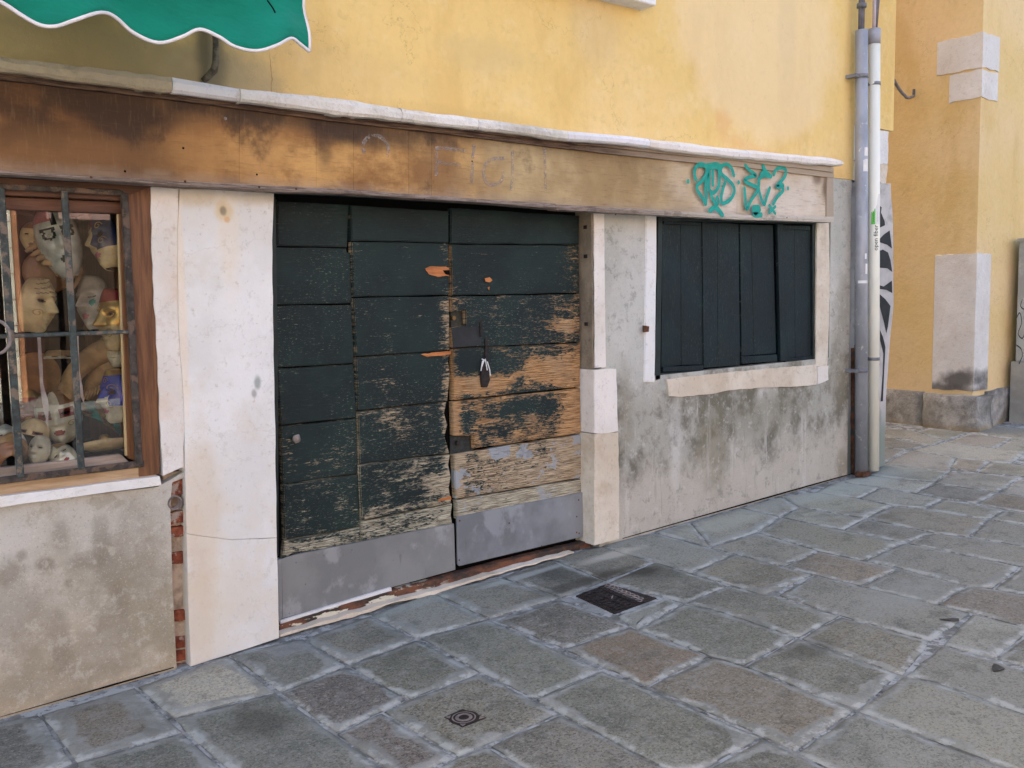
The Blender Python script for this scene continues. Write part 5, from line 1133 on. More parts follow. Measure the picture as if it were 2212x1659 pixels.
def mask(name, label, px, py, hpx, depth, yaw=0, tilt=0, pitch=0, mats=(CREAM,), zone=None, w=.68, nose=.13, lips=RED, half=False, eyes=True, grumpy=0, curls=(), extras=None, top=1.0, group=None):
    """face mask: height field of a face with cut-out eyes; mats[zone(s,t)]"""
    d = ray(px, py); t_ = (WALL+depth)/d.y; cx_, cz_ = t_*d.x, EYE+t_*d.z
    H = hpx/FPX*t_*1.06; Wd = H*w
    root = thing(name, (cx_, WALL+depth, cz_), label, 'mask', group or 'carnival masks in the shop window')
    NS, NT = 36, 46
    bm = bmesh.new(); V = {}
    def G(x, s): return math.exp(-(x/s)**2)
    def surf(s, t):
        wd = math.sqrt(max(0, 1-abs(t+.05)**2.6*.86)) * (1-.16*max(0, -t-.1)**1.2*2.0)
        x = s*wd*Wd/2
        dome = math.sqrt(max(0, 1-s*s*.93))*.62*Wd*(1-.25*t*t)
        r = dome
        nf = max(0., min(1., (.42-t)/.58))**1.3 if t > -.16 else max(0., 1-((-.16-t)/.085)**2)
        r += nose*.9*H*nf*(G(s, .12+.07*max(0, min(1, .25-t))))
        r += .03*H*(G(s-.2, .07)+G(s+.2, .07))*G(t+.15, .06)
        r += .03*H*G(t-.34, .10)*(G(abs(s)-.42, .34))
        r -= .095*H*G(abs(s)-.40, .20)*G(t-.16, .12)
        r += .035*H*G(abs(s)-.55, .25)*G(t+.18, .2)
        r += .045*H*G(s, .26)*(G(t+.47, .045)+G(t+.58, .05)*.95)-.02*H*G(s, .25)*G(t+.525, .02)
        r += .05*H*G(s, .3)*G(t+.83, .14)
        if grumpy: r += grumpy*H*(G(t-.42-.25*abs(s), .05)+G(t-.58-.2*abs(s), .05)*.8)*G(s, .7)
        return x, -r, t*H/2
    R = Matrix.Rotation(yaw, 4, 'Z') @ Matrix.Rotation(-pitch, 4, 'X') @ Matrix.Rotation(tilt, 4, 'Y')
    cen = Vector((0, -.25*Wd, 0))
    tlo = -.02 if half else -1
    for j in range(NT+1):
        t = tlo+(top-tlo)*j/NT
        for i in range(NS+1):
            s = -1+2*i/NS
            V[i, j] = bm.verts.new(R @ (Vector(surf(s, t))-cen))
    LF = []
    for j in range(NT):
        for i in range(NS):
            s = -1+2*(i+.5)/NS; t = tlo+(top-tlo)*(j+.5)/NT
            if eyes and ((abs(s)-.41)/.19)**2+((t-.15)/.075)**2 < 1: continue
            f = bm.faces.new((V[i, j], V[i+1, j], V[i+1, j+1], V[i, j+1])); f.smooth = True
            f.material_index = zone(s, t) if zone else 0
            if lips and (s/.3)**2+((t+.525+.03*abs(s))/.085)**2 < 1: f.material_index = len(mats)
    bmesh.ops.translate(bm, verts=bm.verts, vec=(cx_, WALL+depth, cz_))
    o = finish(bm, 'mask_face', None, root, mats=list(mats)+[lips or mats[0], MAT_VOID])
    sol = o.modifiers.new('thickness', 'SOLIDIFY'); sol.thickness = .004; sol.offset = 0; sol.material_offset = 9  # inner faces painted black so the eye holes look deeply shaded
    # gilded scrolls lie on the surface
    for pts in curls:
        P = [R @ (Vector(surf(s, t))-cen)*1.015+Vector((0, 0, 0)) for s, t in [tuple(q) for q in smoothline(pts, 4)]]
        finish(tube_bm([p+Vector((cx_, WALL+depth, cz_)) for p in P], H*.011, 5), 'gilded_scroll', CURL, root)
    return root, R, (cx_, WALL+depth, cz_), H, Wd
def sc(s0, t0, r=.2, turns=1.3, n=9, dirn=1):
    return [(s0+r*(1-i/n*.8)*math.cos(dirn*i/n*turns*6.28), t0+r*.7*(1-i/n*.8)*math.sin(dirn*i/n*turns*6.28)) for i in range(n+1)]
def ball(name, root, c, rx, ry, rz, mat, par=None, seg=14):
    bm = bmesh.new(); bmesh.ops.create_uvsphere(bm, u_segments=seg, v_segments=seg*2//3, radius=1, matrix=Matrix.Translation(c) @ Matrix.Diagonal((rx, ry, rz, 1)))
    return finish(bm, name, mat, root, True)
def at(px, py, depth): 
    d = ray(px, py); t = (WALL+depth)/d.y; return Vector((t*d.x, WALL+depth, EYE+t*d.z))

rt, R, cc, H, Wd = mask('venetian_mask', 'gold and blue mask in profile with brown fur crown, top right of the shop window', 228, 522, 118, .16, -1.25, -.35, 0, (CREAM, NAVY, RED, GOLD), lambda s, t: 1 if s > .12 and t > -.35 else (2 if t > .45+.3*s and s > -.5 else (3 if t > .3 and s < -.2 else 0)), .62, .2, PINK, curls=(sc(.5, .45), sc(.55, -.1), sc(-.5, .6, .15)))
for k in range(7):
    a = at(205+k*8, 462-6*math.sin(k*.5), .2); ball('fur_tuft', rt, a, .028, .028, .022, FUR)
mask('venetian_mask', 'scowling cream mask with furrowed brow hanging against the reflection', 78, 660, 112, .18, .75, .2, -.1, (CREAM, BROWN), lambda s, t: 1 if t > .35 and abs(s) < .8 and (int((t+abs(s)*.3)*22) % 4 == 0) else 0, .78, .2, CREAM, grumpy=.05, curls=(sc(.55, -.45, .22), sc(-.6, -.3, .2)))
# swirled headdress of that mask
hd = thing('carved_headdress', tuple(at(100, 590, .26)), 'brown swirled shell-like headdress above the scowling cream mask', 'headdress')
for k, r in enumerate((.115, .088, .062, .036)):
    c0 = at(106, 585, .26-.012*k)
    bm = tube_bm([c0+Vector((r*math.cos(a), -.004*a, r*.95*math.sin(a))) for a in [(-.7+i*.22) for i in range(15)]], [.006+.014*math.sin(i/14*3.1) for i in range(15)], 8); finish(bm, 'swirl', TANM, hd, True)
ball('swirl_core', hd, at(104, 586, .275), .1, .018, .09, BROWN)
mask('venetian_mask', 'narrow white mask with painted eye and black stripe beside the upper grille bar', 128, 520, 150, .22, -.15, -.22, .05, (WHT, BLACKM, PINK), lambda s, t: 1 if (t > .4 and abs(s+.1) < .14) or (abs(t-.33+.4*(abs(s)-.45)**2) < .035 and .1 < abs(s) < .8) or (((abs(s)-.41)/.32)**2+((t-.15)/.13)**2 < 1 and ((abs(s)-.41)/.2)**2+((t-.17)/.09)**2 > 1) else (2 if t > .5 and s < 0 else 0), .55, .13, BLACKM, eyes=False, curls=(sc(-.41, .15, .1), sc(.41, .15, .1)))
mask('venetian_mask', 'small fragmentary cream mask with one open eye near the left upper bar', 74, 512, 60, .3, -.4, .1, 0, (CREAM, BROWN), lambda s, t: 1 if t > .5 or (s > .1 and t < -.3) else 0, .9, .1, BROWN, curls=(sc(-.4, .5, .25), sc(.3, .6, .2)))
mask('venetian_mask', 'pale grey sleeping face mask with blue teardrop, right of the middle bar', 202, 655, 112, .30, -1.05, -.2, .1, (GREYM, BLACKM, TEALM), lambda s, t: 1 if (abs(t-.13-.05*abs(s)) < .02 and .2 < abs(s) < .65) else (2 if ((s-.52)/.13)**2+((t+.07)/.13)**2 < 1 else 0), .66, .2, PINK, eyes=False)
mask('venetian_mask', 'gilded orange mask half hidden by the right grille frame above the crossbar', 250, 690, 125, .14, -1.25, -.1, 0, (CREAM, GOLD, RED), lambda s, t: 2 if t > .55 else (1 if s > -.1 and t > -.2 else 0), .66, .2, CREAM, curls=(sc(.3, .2, .3), sc(.35, -.45, .25), sc(-.2, .4, .2)))
mask('venetian_mask', 'cobalt blue and white mask in profile with pink lips and gold scrolls', 250, 855, 108, .12, -1.25, -.05, 0, (IVORY, BLUE, GOLD, PINK), lambda s, t: 2 if t > .78 else (1 if t > -.05+.35*abs(s-.1) or (s > .35 and t > -.35) else 0), .66, .2, mm('rose_lips', (.45, .11, .18)), curls=(sc(.5, .3, .25), sc(.4, -.25, .25, dirn=-1), sc(.1, .6, .2)))
mask('venetian_mask', 'smiling white mask with dark red lips and burgundy eye patches in the lower row', 126, 900, 108, .2, -.35, -.15, -.05, (IVORY, RED, BROWN), lambda s, t: 1 if .0 < t < .36 and .18 < abs(s) < .8 else (2 if t >= .5 and abs(s) > .3 else 0), .80, .10, mm('deep_red_lips', (.23, .02, .015)), curls=(sc(.6, -.25, .18), sc(-.6, -.25, .15)))
mask('eye_mask', 'teal and gold harlequin half mask leaning in the lower right of the display', 207, 915, 95, .28, -.2, .55, .35, (TEALM, GOLD, BROWN), lambda s, t: 0 if int((s+t*1.2+2)*2.2) % 2 == 0 else 1, 1.1, .08, None, True, top=.75)
mask('eye_mask', 'small white half mask with tiny nose behind the grille bar, lower left', 70, 940, 66, .17, -.5, .25, .2, (CREAM, RED), lambda s, t: 1 if (abs(abs(s)-.42) < .28 and abs(t-.15) < .12) else 0, .95, .12, None, True)
mask('venetian_mask', 'white grimacing mask with hooked nose lying at the bottom of the window', 84, 972, 58, .11, -.75, .1, .25, (IVORY, CURL), lambda s, t: 0, .8, .2, WHT, grumpy=.04, curls=(sc(.5, -.5, .25), sc(-.3, -.6, .2)))
mask('venetian_mask', 'white mask with red lips and gold brow lying flat between two grille bars', 136, 986, 60, .09, -.4, -.7, .45, (IVORY, GOLD), lambda s, t: 1 if t > .45 and s > 0 else 0, .8, .15, RED, curls=(sc(.55, -.1, .25), sc(-.5, .4, .2)))
mask('venetian_mask', 'tan and white mask lying on its back at the left picture edge', 14, 965, 95, .12, .3, .3, .9, (TANM, WHT, BROWN), lambda s, t: 1 if t > .1 else (2 if t < -.4 else 0), .9, .12, BROWN)
mask('venetian_mask', 'dark red and gold mask in the shade behind the lower left bar', 66, 885, 80, .33, -.3, .05, .2, (RED, GOLD, BROWN), lambda s, t: 1 if abs(s) > .6 or t > .55 else (2 if t < -.5 else 0), .8, .14, GOLD, curls=(sc(.4, -.4, .2), sc(-.4, -.4, .2)))
mask('eye_mask', 'crimson half mask lying below the smiling white mask', 128, 945, 52, .26, -.1, .0, .5, (RED, GOLD), lambda s, t: 1 if t > .55 else 0, 1.3, .06, None, True, top=.7)
mask('eye_mask', 'small bone coloured eye mask in the brown shade below the crossbar', 133, 775, 46, .36, -.2, .05, .1, (TANM, IVORY), lambda s, t: 0 if t > .2 else 1, 1.4, .1, None, True, top=.7)
mask('venetian_mask', 'white chin of a mask showing under the crossbar beside the gilded mask', 252, 765, 50, .17, -.8, 0, 0, (IVORY, GOLD), lambda s, t: 1 if t > .3 else 0, .8, .15, IVORY, eyes=False, curls=(sc(.2, -.2, .4),))
# beaked mask
bk = thing('beaked_mask', tuple(at(180, 800, .22)), 'tan long-beaked mask with curved neck-like nose crossing the middle bar', 'mask', 'carnival masks in the shop window')
path = [(232, 758), (205, 768), (182, 785), (160, 808), (147, 835), (146, 858), (156, 868)]
pp = [Vector(p) for p in smoothline(path, 4)]; n = len(pp)
finish(tube_bm([at(p.x, p.y, .24-.05*i/n) for i, p in enumerate(pp)], [.062-.035*(i/n)**.5 if i < n*.6 else .030+.012*math.sin((i/n-.6)*8)*(1 if i < n-2 else .5) for i in range(n)], 14), 'beak', TANM, bk, True)
finish(tube_bm([at(x, y, .26) for x, y in ((250, 770), (225, 800), (200, 835), (185, 862))], [.06, .055, .035, .01], 12), 'cheek', TANM, bk, True)
for k in range(9):
    finish(tube_bm([at(188+k*7, 846+2*math.sin(k)-k*3, .2), at(180+k*7.5, 866-k*3.2, .19)], [.007, .002], 6), 'fringe', TANM, bk)
dsc = thing('orange_disc', tuple(at(78, 810, .45)), 'round tan disc standing in the shade behind the masks', 'disc')
bm = bmesh.new(); bmesh.ops.create_cone(bm, cap_ends=True, segments=32, radius1=.10, radius2=.10, depth=.015, matrix=Matrix.Translation(at(76, 812, .45)) @ Matrix.Rotation(math.pi/2, 4, 'X')); finish(bm, 'disc_plate', mm('orange_tan_card', (.30, .15, .06), .8, .2), dsc)
finish(box_bm(at(50, 870, .46).x, at(110, 870, .46).x, WALL+.44, WALL+.48, at(76, 900, .46).z, at(76, 860, .46).z), 'disc_stand', BROWN, dsc)
# ribbons
RIB = mm('pale_satin_ribbon', (.55, .48, .52), .5, .4)
for pts, lab in (([(84, 725), (88, 790), (90, 830), (98, 870), (104, 925)], 'long pale ribbon hanging left of the smiling mask'), ([(166, 725), (168, 800), (172, 835), (181, 870)], 'short pale ribbon tip hanging above the smiling mask')):
    bm = bmesh.new(); q = [at(x*1.0, y, .13) for x, y in pts]; m_ = len(q); A = []; 
    for i, p in enumerate(q):
        wd_ = .006 if i < m_-2 else (.011 if i == m_-2 else .001); A.append((bm.verts.new(p+Vector((-wd_, .004*(i % 2), 0))), bm.verts.new(p+Vector((wd_, -.004*(i % 2), 0)))))
    for a_, b_ in zip(A, A[1:]): bm.faces.new((a_[0], a_[1], b_[1], b_[0]))
    o = tag(finish(bm, 'ribbon', RIB), lab, 'ribbon', 'ribbons hanging in the shop window'); o.modifiers.new('thickness', 'SOLIDIFY').thickness = .0015
# gilded spiral bowl
bw = thing('gilded_bowl', tuple(at(228, 965, .12)), 'shallow cream bowl with golden spiral at the lower right corner of the window', 'bowl')
c0 = at(230, 972, .12); RT = Matrix.Rotation(-.35, 3, 'X')
bm = bmesh.new(); prof = [(.0, .0), (.05, .0), (.085, .012), (.10, .03), (.096, .03), (.08, .018), (.0, .008)]; rows = [[bm.verts.new(c0+RT @ Vector((r*math.cos(a*math.pi/14)*1.1, r*math.sin(a*math.pi/14)*.8, h))) for a in range(28)] for r, h in prof[1:-1]]
for A, B in zip(rows, rows[1:]):
    for k in range(28): bm.faces.new((A[k], A[(k+1) % 28], B[(k+1) % 28], B[k]))
bm.faces.new(rows[0]); bm.faces.new(rows[-1]); finish(bm, 'bowl_shell', CREAM, bw, True)
finish(tube_bm([c0+RT @ Vector(((.08-.0014*k)*math.cos(k*.35), (.058-.001*k)*math.sin(k*.35), .024+.0004*k)) for k in range(50)], [.009-.00008*k for k in range(50)], 7), 'golden_spiral', GOLD, bw, True)
ball('golden_knob', bw, c0+RT @ Vector((0, 0, .05)), .022, .02, .018, GOLD)

# ================================================================ AWNING
awn = thing('awning', (0, WALL-.7, 2.5), 'green cloth awning with scalloped white-piped valance above the shop window', 'awning')
AF = .7
bott = [(-320, -70), (-215, -2), (-107, -44), (0, 8), (40, 34), (80, 58), (113, 63), (150, 52), (213, 31), (250, 38), (290, 68), (343, 91), (390, 80), (430, 63), (470, 80), (500, 104), (540, 117), (580, 106), (617, 88), (640, 98), (664, 114)]
bl = [Vector(wl(x, y, AF)) for x, y in bott]; bl = smoothline(bl, 5)
ztop = wl(640, -60, AF)[1]
xend = bl[-1].x
extra = bl[0].x
bm = bmesh.new(); rows = []
NR = 12
def fold(x, k): return .03*math.sin(x*9+1)*(k*k)+.012*math.sin(x*21+k*3)*k+.014*math.sin(k*7+x*5)*(1-k*.5)
for p in bl:
    row = []
    for j in range(NR+1):
        k = j/NR; z = ztop+(p.y-ztop)*k
        lean = fold(p.x, k)+.02*k*k
        row.append(bm.verts.new((p.x+(.004*math.sin(z*30) if p is bl[-1] else 0), WALL-AF-lean, z)))
    rows.append(row)
for A, B in zip(rows, rows[1:]):
    for j in range(NR): bm.faces.new((A[j], A[j+1], B[j+1], B[j]))
edge = [r[-1].co.copy() for r in rows]; side = [v.co.copy() for v in rows[-1]]
# canopy back up to the wall
back = [(bm.verts.new((x, WALL-AF, ztop)), bm.verts.new((x, WALL-.02, ztop+.42))) for x in (extra, xend)]
bm.faces.new((back[0][0], back[1][0], back[1][1], back[0][1]))
o = finish(bm, 'canopy', MAT_AWN, awn, True); o.modifiers.new('thickness', 'SOLIDIFY').thickness = .0025
def flatpipe(pts, h, name):
    bm = bmesh.new(); rg = []
    for i, p in enumerate(pts):
        t = (pts[min(i+1, len(pts)-1)]-pts[max(i-1, 0)]).normalized(); n_ = Vector((t.z, 0, -t.x)); y_ = Vector((0, .0045, 0))
        rg.append([bm.verts.new(p+q) for q in (n_*h-y_, n_*h+y_, -n_*h*.6+y_, -n_*h*.6-y_)])
    for A, B in zip(rg, rg[1:]):
        for k in range(4): bm.faces.new((A[k], A[(k+1) % 4], B[(k+1) % 4], B[k]))
    bm.faces.new(rg[0]); bm.faces.new(rg[-1][::-1]); return finish(bm, name, MAT_PIPING, awn, True)
flatpipe(edge, .0065, 'piping'); flatpipe(side, .0065, 'piping')
finish(tube_bm([(extra, WALL-AF+.02, ztop+.0), (xend-.01, WALL-AF+.02, ztop+.0)], .02, 10), 'front_bar', MAT_GPL, awn)
bm = bmesh.new(); q = [at2 for at2 in [wl(575, 2, AF+.02), wl(586, 20, AF+.02), wl(591, 30, AF+.02)]]
tube_bm([(q[0][0], WALL-AF-.03, q[0][1]), (q[1][0], WALL-AF-.035, q[1][1]), (q[2][0], WALL-AF-.035, q[2][1])], .003, 5, bm); finish(bm, 'tear', MAT_VOID, awn)
# curved dark conduit under the awning
pts = [wl(*q, .05) for q in ((464, 40), (466, 100), (466, 135), (462, 152), (452, 165), (447, 170))]
bm = tube_bm([(x, WALL-.05+(.03 if i > 3 else 0)+(.012 if i == 5 else 0), z) for i, (x, z) in enumerate(pts)], [.012, .012, .014, .016, .014, .012], 10)
tag(finish(bm, 'wall_conduit', plain('dirty_conduit', (.14, .12, .085), .8, .2, var=.5, scale=30), None, True), 'dark curved conduit end on the yellow wall under the green awning', 'conduit')
# stone sill of an upper window at the top edge
q = [wl(x, y, .12) for x, y in ((1355, -2), (1418, 12), (1419, -60))]
up = empty('upper_window', (0, 0, 0), bld)
finish(box_bm(q[1][0]-1.3, q[1][0], WALL-.12, WALL+.05, q[1][1], q[1][1]+.13, None, .004), 'upper_sill', MAT_STONE, up)
bm = box_bm(q[1][0]-1.2, q[1][0]-.1, WALL-.02, WALL+.1, q[1][1]+.131, q[1][1]+1.7); finish(bm, 'upper_shutter', MAT_DFRAME, up)

# ================================================================ PIPES ON THE CORNER
def vpipe(x, f, r, z0, z1, mat, name, par, n=24, dx=0): return finish(tube_bm([(x, WALL-f, z0), (x+dx, WALL-f, z1)], r, n), name, mat, par, True)
gp_ = wl(1860, 700, .075); gx_ = gp_[0]
lean = wl(1861, 80, .075)[0]-wl(1860, 1000, .075)[0]
grey = thing('downpipe', (gx_, WALL-.075, .2), 'old grey galvanised downpipe with peeling stickers and rusty foot at the yellow corner', 'pipe')
zt1 = wl(1860, 65, .075)[1]; zt0 = wl(1860, 1022, .075)[1]
x0g = wl(1860, 1000, .075)[0]
vpipe(x0g, .075, .044, zt0, zt1, MAT_PIPE, 'pipe_tube', grey, dx=lean)
for py, f in ((165, 0), (800, 0), (12, 1)):
    z = wl(1860, py, .075)[1]; xx_ = x0g+lean*(z-zt0)/(zt1-zt0)
    vpipe(xx_, .075, .048 if not f else .034, z-.014, z+.014, MAT_CLAMP, 'clamp', grey)
    if not f: finish(box_bm(xx_-.085, xx_-.05, WALL-.085, WALL+.01, z-.012, z+.012), 'clamp_lug', MAT_CLAMP, grey)
z = zt0; finish(box_bm(x0g-.075, x0g+.03, WALL-.14, WALL-.07, z-.012, z+.02, None, .004), 'rusty_foot', MAT_RUST, grey)
for i, (dx, r, mt) in enumerate(((-.02, .010, MAT_CABLE), (.004, .013, MAT_CABLE), (.027, .009, MAT_CABLE))):
    finish(tube_bm([(x0g+lean+dx, WALL-.07, zt1-.05), (x0g+lean+dx*1.0, WALL-.072, zt1+.3), (x0g+lean+dx*.8, WALL-.07, 5.5)], r, 8), 'cable', mt, grey, True)
# stickers on the grey pipe
def onpipe(cx, f, r, z0, z1, a0, a1, mat, name, par, n=6):
    bm = bmesh.new(); rw = []
    for j in range(n+1):
        a = a0+(a1-a0)*j/n; rw.append([bm.verts.new((cx+r*math.sin(a), WALL-f-r*math.cos(a), z)) for z in (z0, z1)])
    for A, B in zip(rw, rw[1:]): bm.faces.new((A[0], B[0], B[1], A[1]))
    return finish(bm, name, mat, par)
for py0, py1, a0, a1 in ((338, 320, .1, .9), (372, 345, -.1, .9), (612, 606, -.9, .9), (592, 570, .3, .8), (560, 548, .2, .6)):
    z0 = wl(1860, py0, .075)[1]; z1 = wl(1860, py1, .075)[1]
    onpipe(x0g+lean*(z0-zt0)/(zt1-zt0), .075, .0452, z0, z1, a0-.65, a1-.65, MAT_STICK, 'sticker', grey)
patch('rust_streak', [(1846, 745), (1852, 745), (1853, 860), (1855, 960), (1858, 1022), (1845, 1026), (1845, 900)], .016, .03, MAT_RUST, grey, None, .002)
x0w = wl(1887, 1000, .085)[0]; lw_ = wl(1889, 80, .085)[0]-x0w
white = thing('plastic_conduit', (x0w, WALL-.085, .2), 'cream plastic cable conduit with grey collar standing right of the grey downpipe', 'pipe')
z1 = wl(1887, 62, .085)[1]; z0 = wl(1885, 1016, .085)[1]; zc1 = wl(1887, 95, .085)[1]
vpipe(x0w, .085, .041, z0, zc1, MAT_PVC, 'pipe_tube', white, dx=lw_)
vpipe(x0w+lw_, .085, .043, zc1-.002, z1, MAT_GPL, 'collar', white)
for py in (181, 775):
    z = wl(1887, py*1.0, .085)[1]; vpipe(x0w+lw_*(z-z0)/(z1-z0), .085, .0435, z-.012, z+.012, MAT_CLAMP, 'clamp', white)
for dx, r, mt, b in ((-.008, .013, MAT_CABLEP, 0), (.014, .008, MAT_CABLE, .05), (.022, .006, MAT_CABLE, .09)):
    finish(tube_bm([(x0w+lw_+dx, WALL-.085, z1-.03), (x0w+lw_+dx+b*.3, WALL-.085, z1+.2), (x0w+lw_+dx+b, WALL-.07, 5.5)], r, 8), 'cable', mt, white, True)
zg0 = wl(1885, 485, .085)[1]; zg1 = wl(1885, 440, .085)[1]; xc = x0w+lw_*(zg0-wl(1885, 1016, .085)[1])/(wl(1887, 95, .085)[1]-wl(1885, 1016, .085)[1])

onpipe(xc, .085, .0434, zg0, zg1, -1.5, -.85, MAT_GREENST, 'sticker', white)
onpipe(xc, .085, .0432, zg0, wl(1885, 420, .085)[1], -.84, .1, MAT_STICK, 'sticker', white)
# lettering running up the conduit
def pipe_text(s, z0, h, cx, f, r, ang, mat, par):
    cu = bpy.data.curves.new('lettering', 'FONT'); cu.body = s; cu.size = h; cu.resolution_u = 2
    tmp = bpy.data.objects.new('tmp', cu); COL.objects.link(tmp)
    bpy.context.view_layer.update()
    me = bpy.data.meshes.new_from_object(tmp); COL.objects.unlink(tmp); bpy.data.objects.remove(tmp)
    wl_ = world_loc(par)
    for v in me.vertices:
        u, t = v.co.x, v.co.y
        a = ang-t/r
        v.co = Vector((cx+r*math.sin(a), WALL-f-r*math.cos(a), z0+u))-wl_
    me.materials.clear(); me.materials.append(mat)
    return link(bpy.data.objects.new('lettering', me), par)
pipe_text('open fiber', wl(1888, 542, .085)[1], .045, xc, .085, .0436, -.35, MAT_INK, white)
pipe_text('||||||||||||', wl(1888, 480, .085)[1], .024, xc, .085, .0438, -.15, MAT_INK, white)
pipe_text('ooooooo', wl(1888, 480, .085)[1], .018, xc, .085, .0442, -1.0, MAT_INK, white)

# ================================================================ BUILDING ACROSS THE ALLEY
XB = 8.72; YB = 4.15
far = thing('alley_building', (0, 0, 0), 'yellow building across the alley with white corner stones and dark stone plinth', 'building')
zpl = onx(1950, 842, XB)[1]
finish(box_bm(XB, 24, YB, 14, zpl-.02, 13), 'wall', MAT_YELB, far)  # unseen upper part made tall to hold back the sun
def corner(name, lpts, fpts, proud, mat, amp=.006, sd=0):
    """stone wrapping the corner: left-face outline (Y,Z) heights and front-face width"""
    y0, zt_l = onx(*lpts[0], XB-proud); _, zt_c = onx(*lpts[1], XB-proud); _, zb_c = onx(*lpts[2], XB-proud); y1, zb_l = onx(*lpts[3], XB-proud)
    xf = ony(*fpts, YB-proud)[0]
    rg = random.Random(sd); bm = bmesh.new(); n = 7
    zt_ = (zt_l+zt_c)/2; zb_ = (zb_l+zb_c)/2; cols = []
    path = [(XB+.1, y0)]+[(XB-proud, y0+(YB-proud-y0)*k/n) for k in range(n+1)]+[(XB-proud+(xf-XB+proud)*k/4, YB-proud) for k in range(1, 5)]+[(xf, YB+.1)]
    for (x, y) in path:
        cols.append([bm.verts.new((x, y, zb_+rg.uniform(-amp, amp))), bm.verts.new((x, y, zt_+rg.uniform(-amp, amp)))])
    for A, B in zip(cols, cols[1:]): bm.faces.new((A[0], B[0], B[1], A[1]))
    inner = [bm.verts.new((XB+.1, YB+.1, z)) for z in (zb_, zt_)]
    for k in (0, 1):
        for A, B in zip(cols, cols[1:]):
            try: bm.faces.new((A[k], B[k], inner[k]))
            except ValueError: pass
    return finish(bm, name, mat, far)
corner('quoin_stone', [(2025, 90), (2115, 72), (2112, 148), (2025, 162)], (2160, 100), .012, MAT_QUOIN, .008, 1)
corner('quoin_stone', [(2051, 164), (2112, 150), (2110, 213), (2048, 221)], (2156, 180), .010, MAT_QUOIN, .010, 2)
corner('quoin_stone', [(2020, 551), (2106, 547), (2090, 842), (2010, 842)], (2140, 600), .010, MAT_QUOIN, .006, 3)
def base_stone(x0, x1, y0, y1, z1, sd, pr=.0):
    bm = box_bm(x0, x1, y0, y1, .0, z1); bmesh.ops.subdivide_edges(bm, edges=list(bm.edges), cuts=5, use_grid_fill=True)
    for v in bm.verts:
        v.co += Vector((mnoise.noise(v.co*5), mnoise.noise(v.co*5+Vector((9, 0, 0))), mnoise.noise(v.co*5+Vector((0, 9, 0)))*.5))*.035
    return finish(bm, 'base_stone', MAT_BASE, far, True)
yq = onx(2010, 842, XB)[0]
base_stone(XB-.10, ony(2150, 850, YB-.1)[0], YB-.09, yq+.02, zpl-.01, 1)
for k in range(4): base_stone(XB-.05, XB+.2, yq+.03+k*.62, yq+.03+k*.62+.61, zpl, k+2)
for k in range(6): base_stone(ony(2150, 850, YB-.1)[0]+.01+k*.8, ony(2150, 850, YB-.1)[0]+.80+k*.8, YB-.04, YB+.3, zpl+.02, k+12)
# hanging cable between the two buildings
a = Vector((XE+.03, WALL+.02, wl(1934, 172)[1])); ye, ze = onx(1975, 207, XB); b = Vector((XB-.01, ye, ze))
pts = []
for k in range(13):
    t = k/12; p = a.lerp(b, t); p.z -= .055*math.sin(math.pi*t)**1.0*(1.2 if t > .5 else 1); pts.append(p)
pts.append(b+Vector((.0, 0, .06)))
tag(finish(tube_bm(pts, .013, 8), 'hanging_cable', MAT_CABLE, None, True), 'thick grey cable sagging across the alley beside the yellow corner', 'cable')

# ---- utility cabinet at the right edge
cy0 = 3.93; cx0 = ony(2181, 850, YB-.06)[0]
cab = thing('utility_cabinet', (cx0+.5, cy0+.1, gz(10, 4)), 'grey steel utility cabinet on a wider plinth with faint scribbles, at the right edge', 'cabinet')
zc0 = gz(cx0, cy0); zmid = ony(2190, 786, cy0)[1]; ztp = ony(2195, 512, cy0)[1]
finish(box_bm(cx0, cx0+1.2, cy0, YB-.06, zc0-.03, zmid, None, .006), 'plinth', MAT_CABL, cab)
finish(box_bm(cx0+.05, cx0+1.15, cy0+.03, YB-.08, zmid+.001, ztp-.03, None, .006), 'cabinet_body', MAT_CAB, cab)
finish(box_bm(cx0+.03, cx0+1.18, cy0+.01, YB-.06, ztp-.029, ztp+.005, None, .008), 'cabinet_lid', MAT_CAB, cab)
finish(box_bm(cx0+.07, cx0+.58, cy0+.022, cy0+.029, zmid+.06, ztp-.07, None, .002), 'cabinet_door', MAT_CAB, cab)
bm = bmesh.new()
C8 = lambda a, b: ((2600+.5425*a)/1.47559, (650+.5425*b)/1.47559)
for pts in ([(1180, 670), (1200, 640), (1210, 700), (1190, 760), (1215, 790), (1235, 740)], [(1180, 830), (1205, 850), (1215, 890), (1195, 940)], [(1215, 560), (1205, 600), (1225, 620)]):
    q = smoothline([ony(*C8(a_, b_), cy0+.02) for a_, b_ in pts], 4); ribbon_bm(q, .014, lambda u, v: Vector((u, cy0+.0205, v)), bm)
finish(bm, 'scribble', MAT_BLACK, cab)

# ================================================================ IRON COVERS IN THE PAVEMENT
def gq(Tm, a, b, dz=0): p = gr(*Tm(a, b)); return Vector((p.x, p.y, gz(p.x, p.y)+dz))
cor = [gq(T6, 1205, 690), gq(T6, 1485, 585), gq(T6, 1915, 710), gq(T6, 1545, 845)]
cen = sum(cor, Vector())/4
iron = thing('drain_cover', tuple(cen), 'dark square cast iron cover with raised loop pattern near the door', 'manhole cover')
def plate(cn, sc_, z0, z1, name, mat, root):
    bm = bmesh.new(); c0 = sum(cn, Vector())/4
    lo = [bm.verts.new(c0+(p-c0)*sc_+Vector((0, 0, z0))) for p in cn]; hi = [bm.verts.new(c0+(p-c0)*sc_+Vector((0, 0, z1))) for p in cn]
    bm.faces.new(lo); bm.faces.new(hi)
    for k in range(4): bm.faces.new((lo[k], lo[(k+1) % 4], hi[(k+1) % 4], hi[k]))
    return finish(bm, name, mat, root)
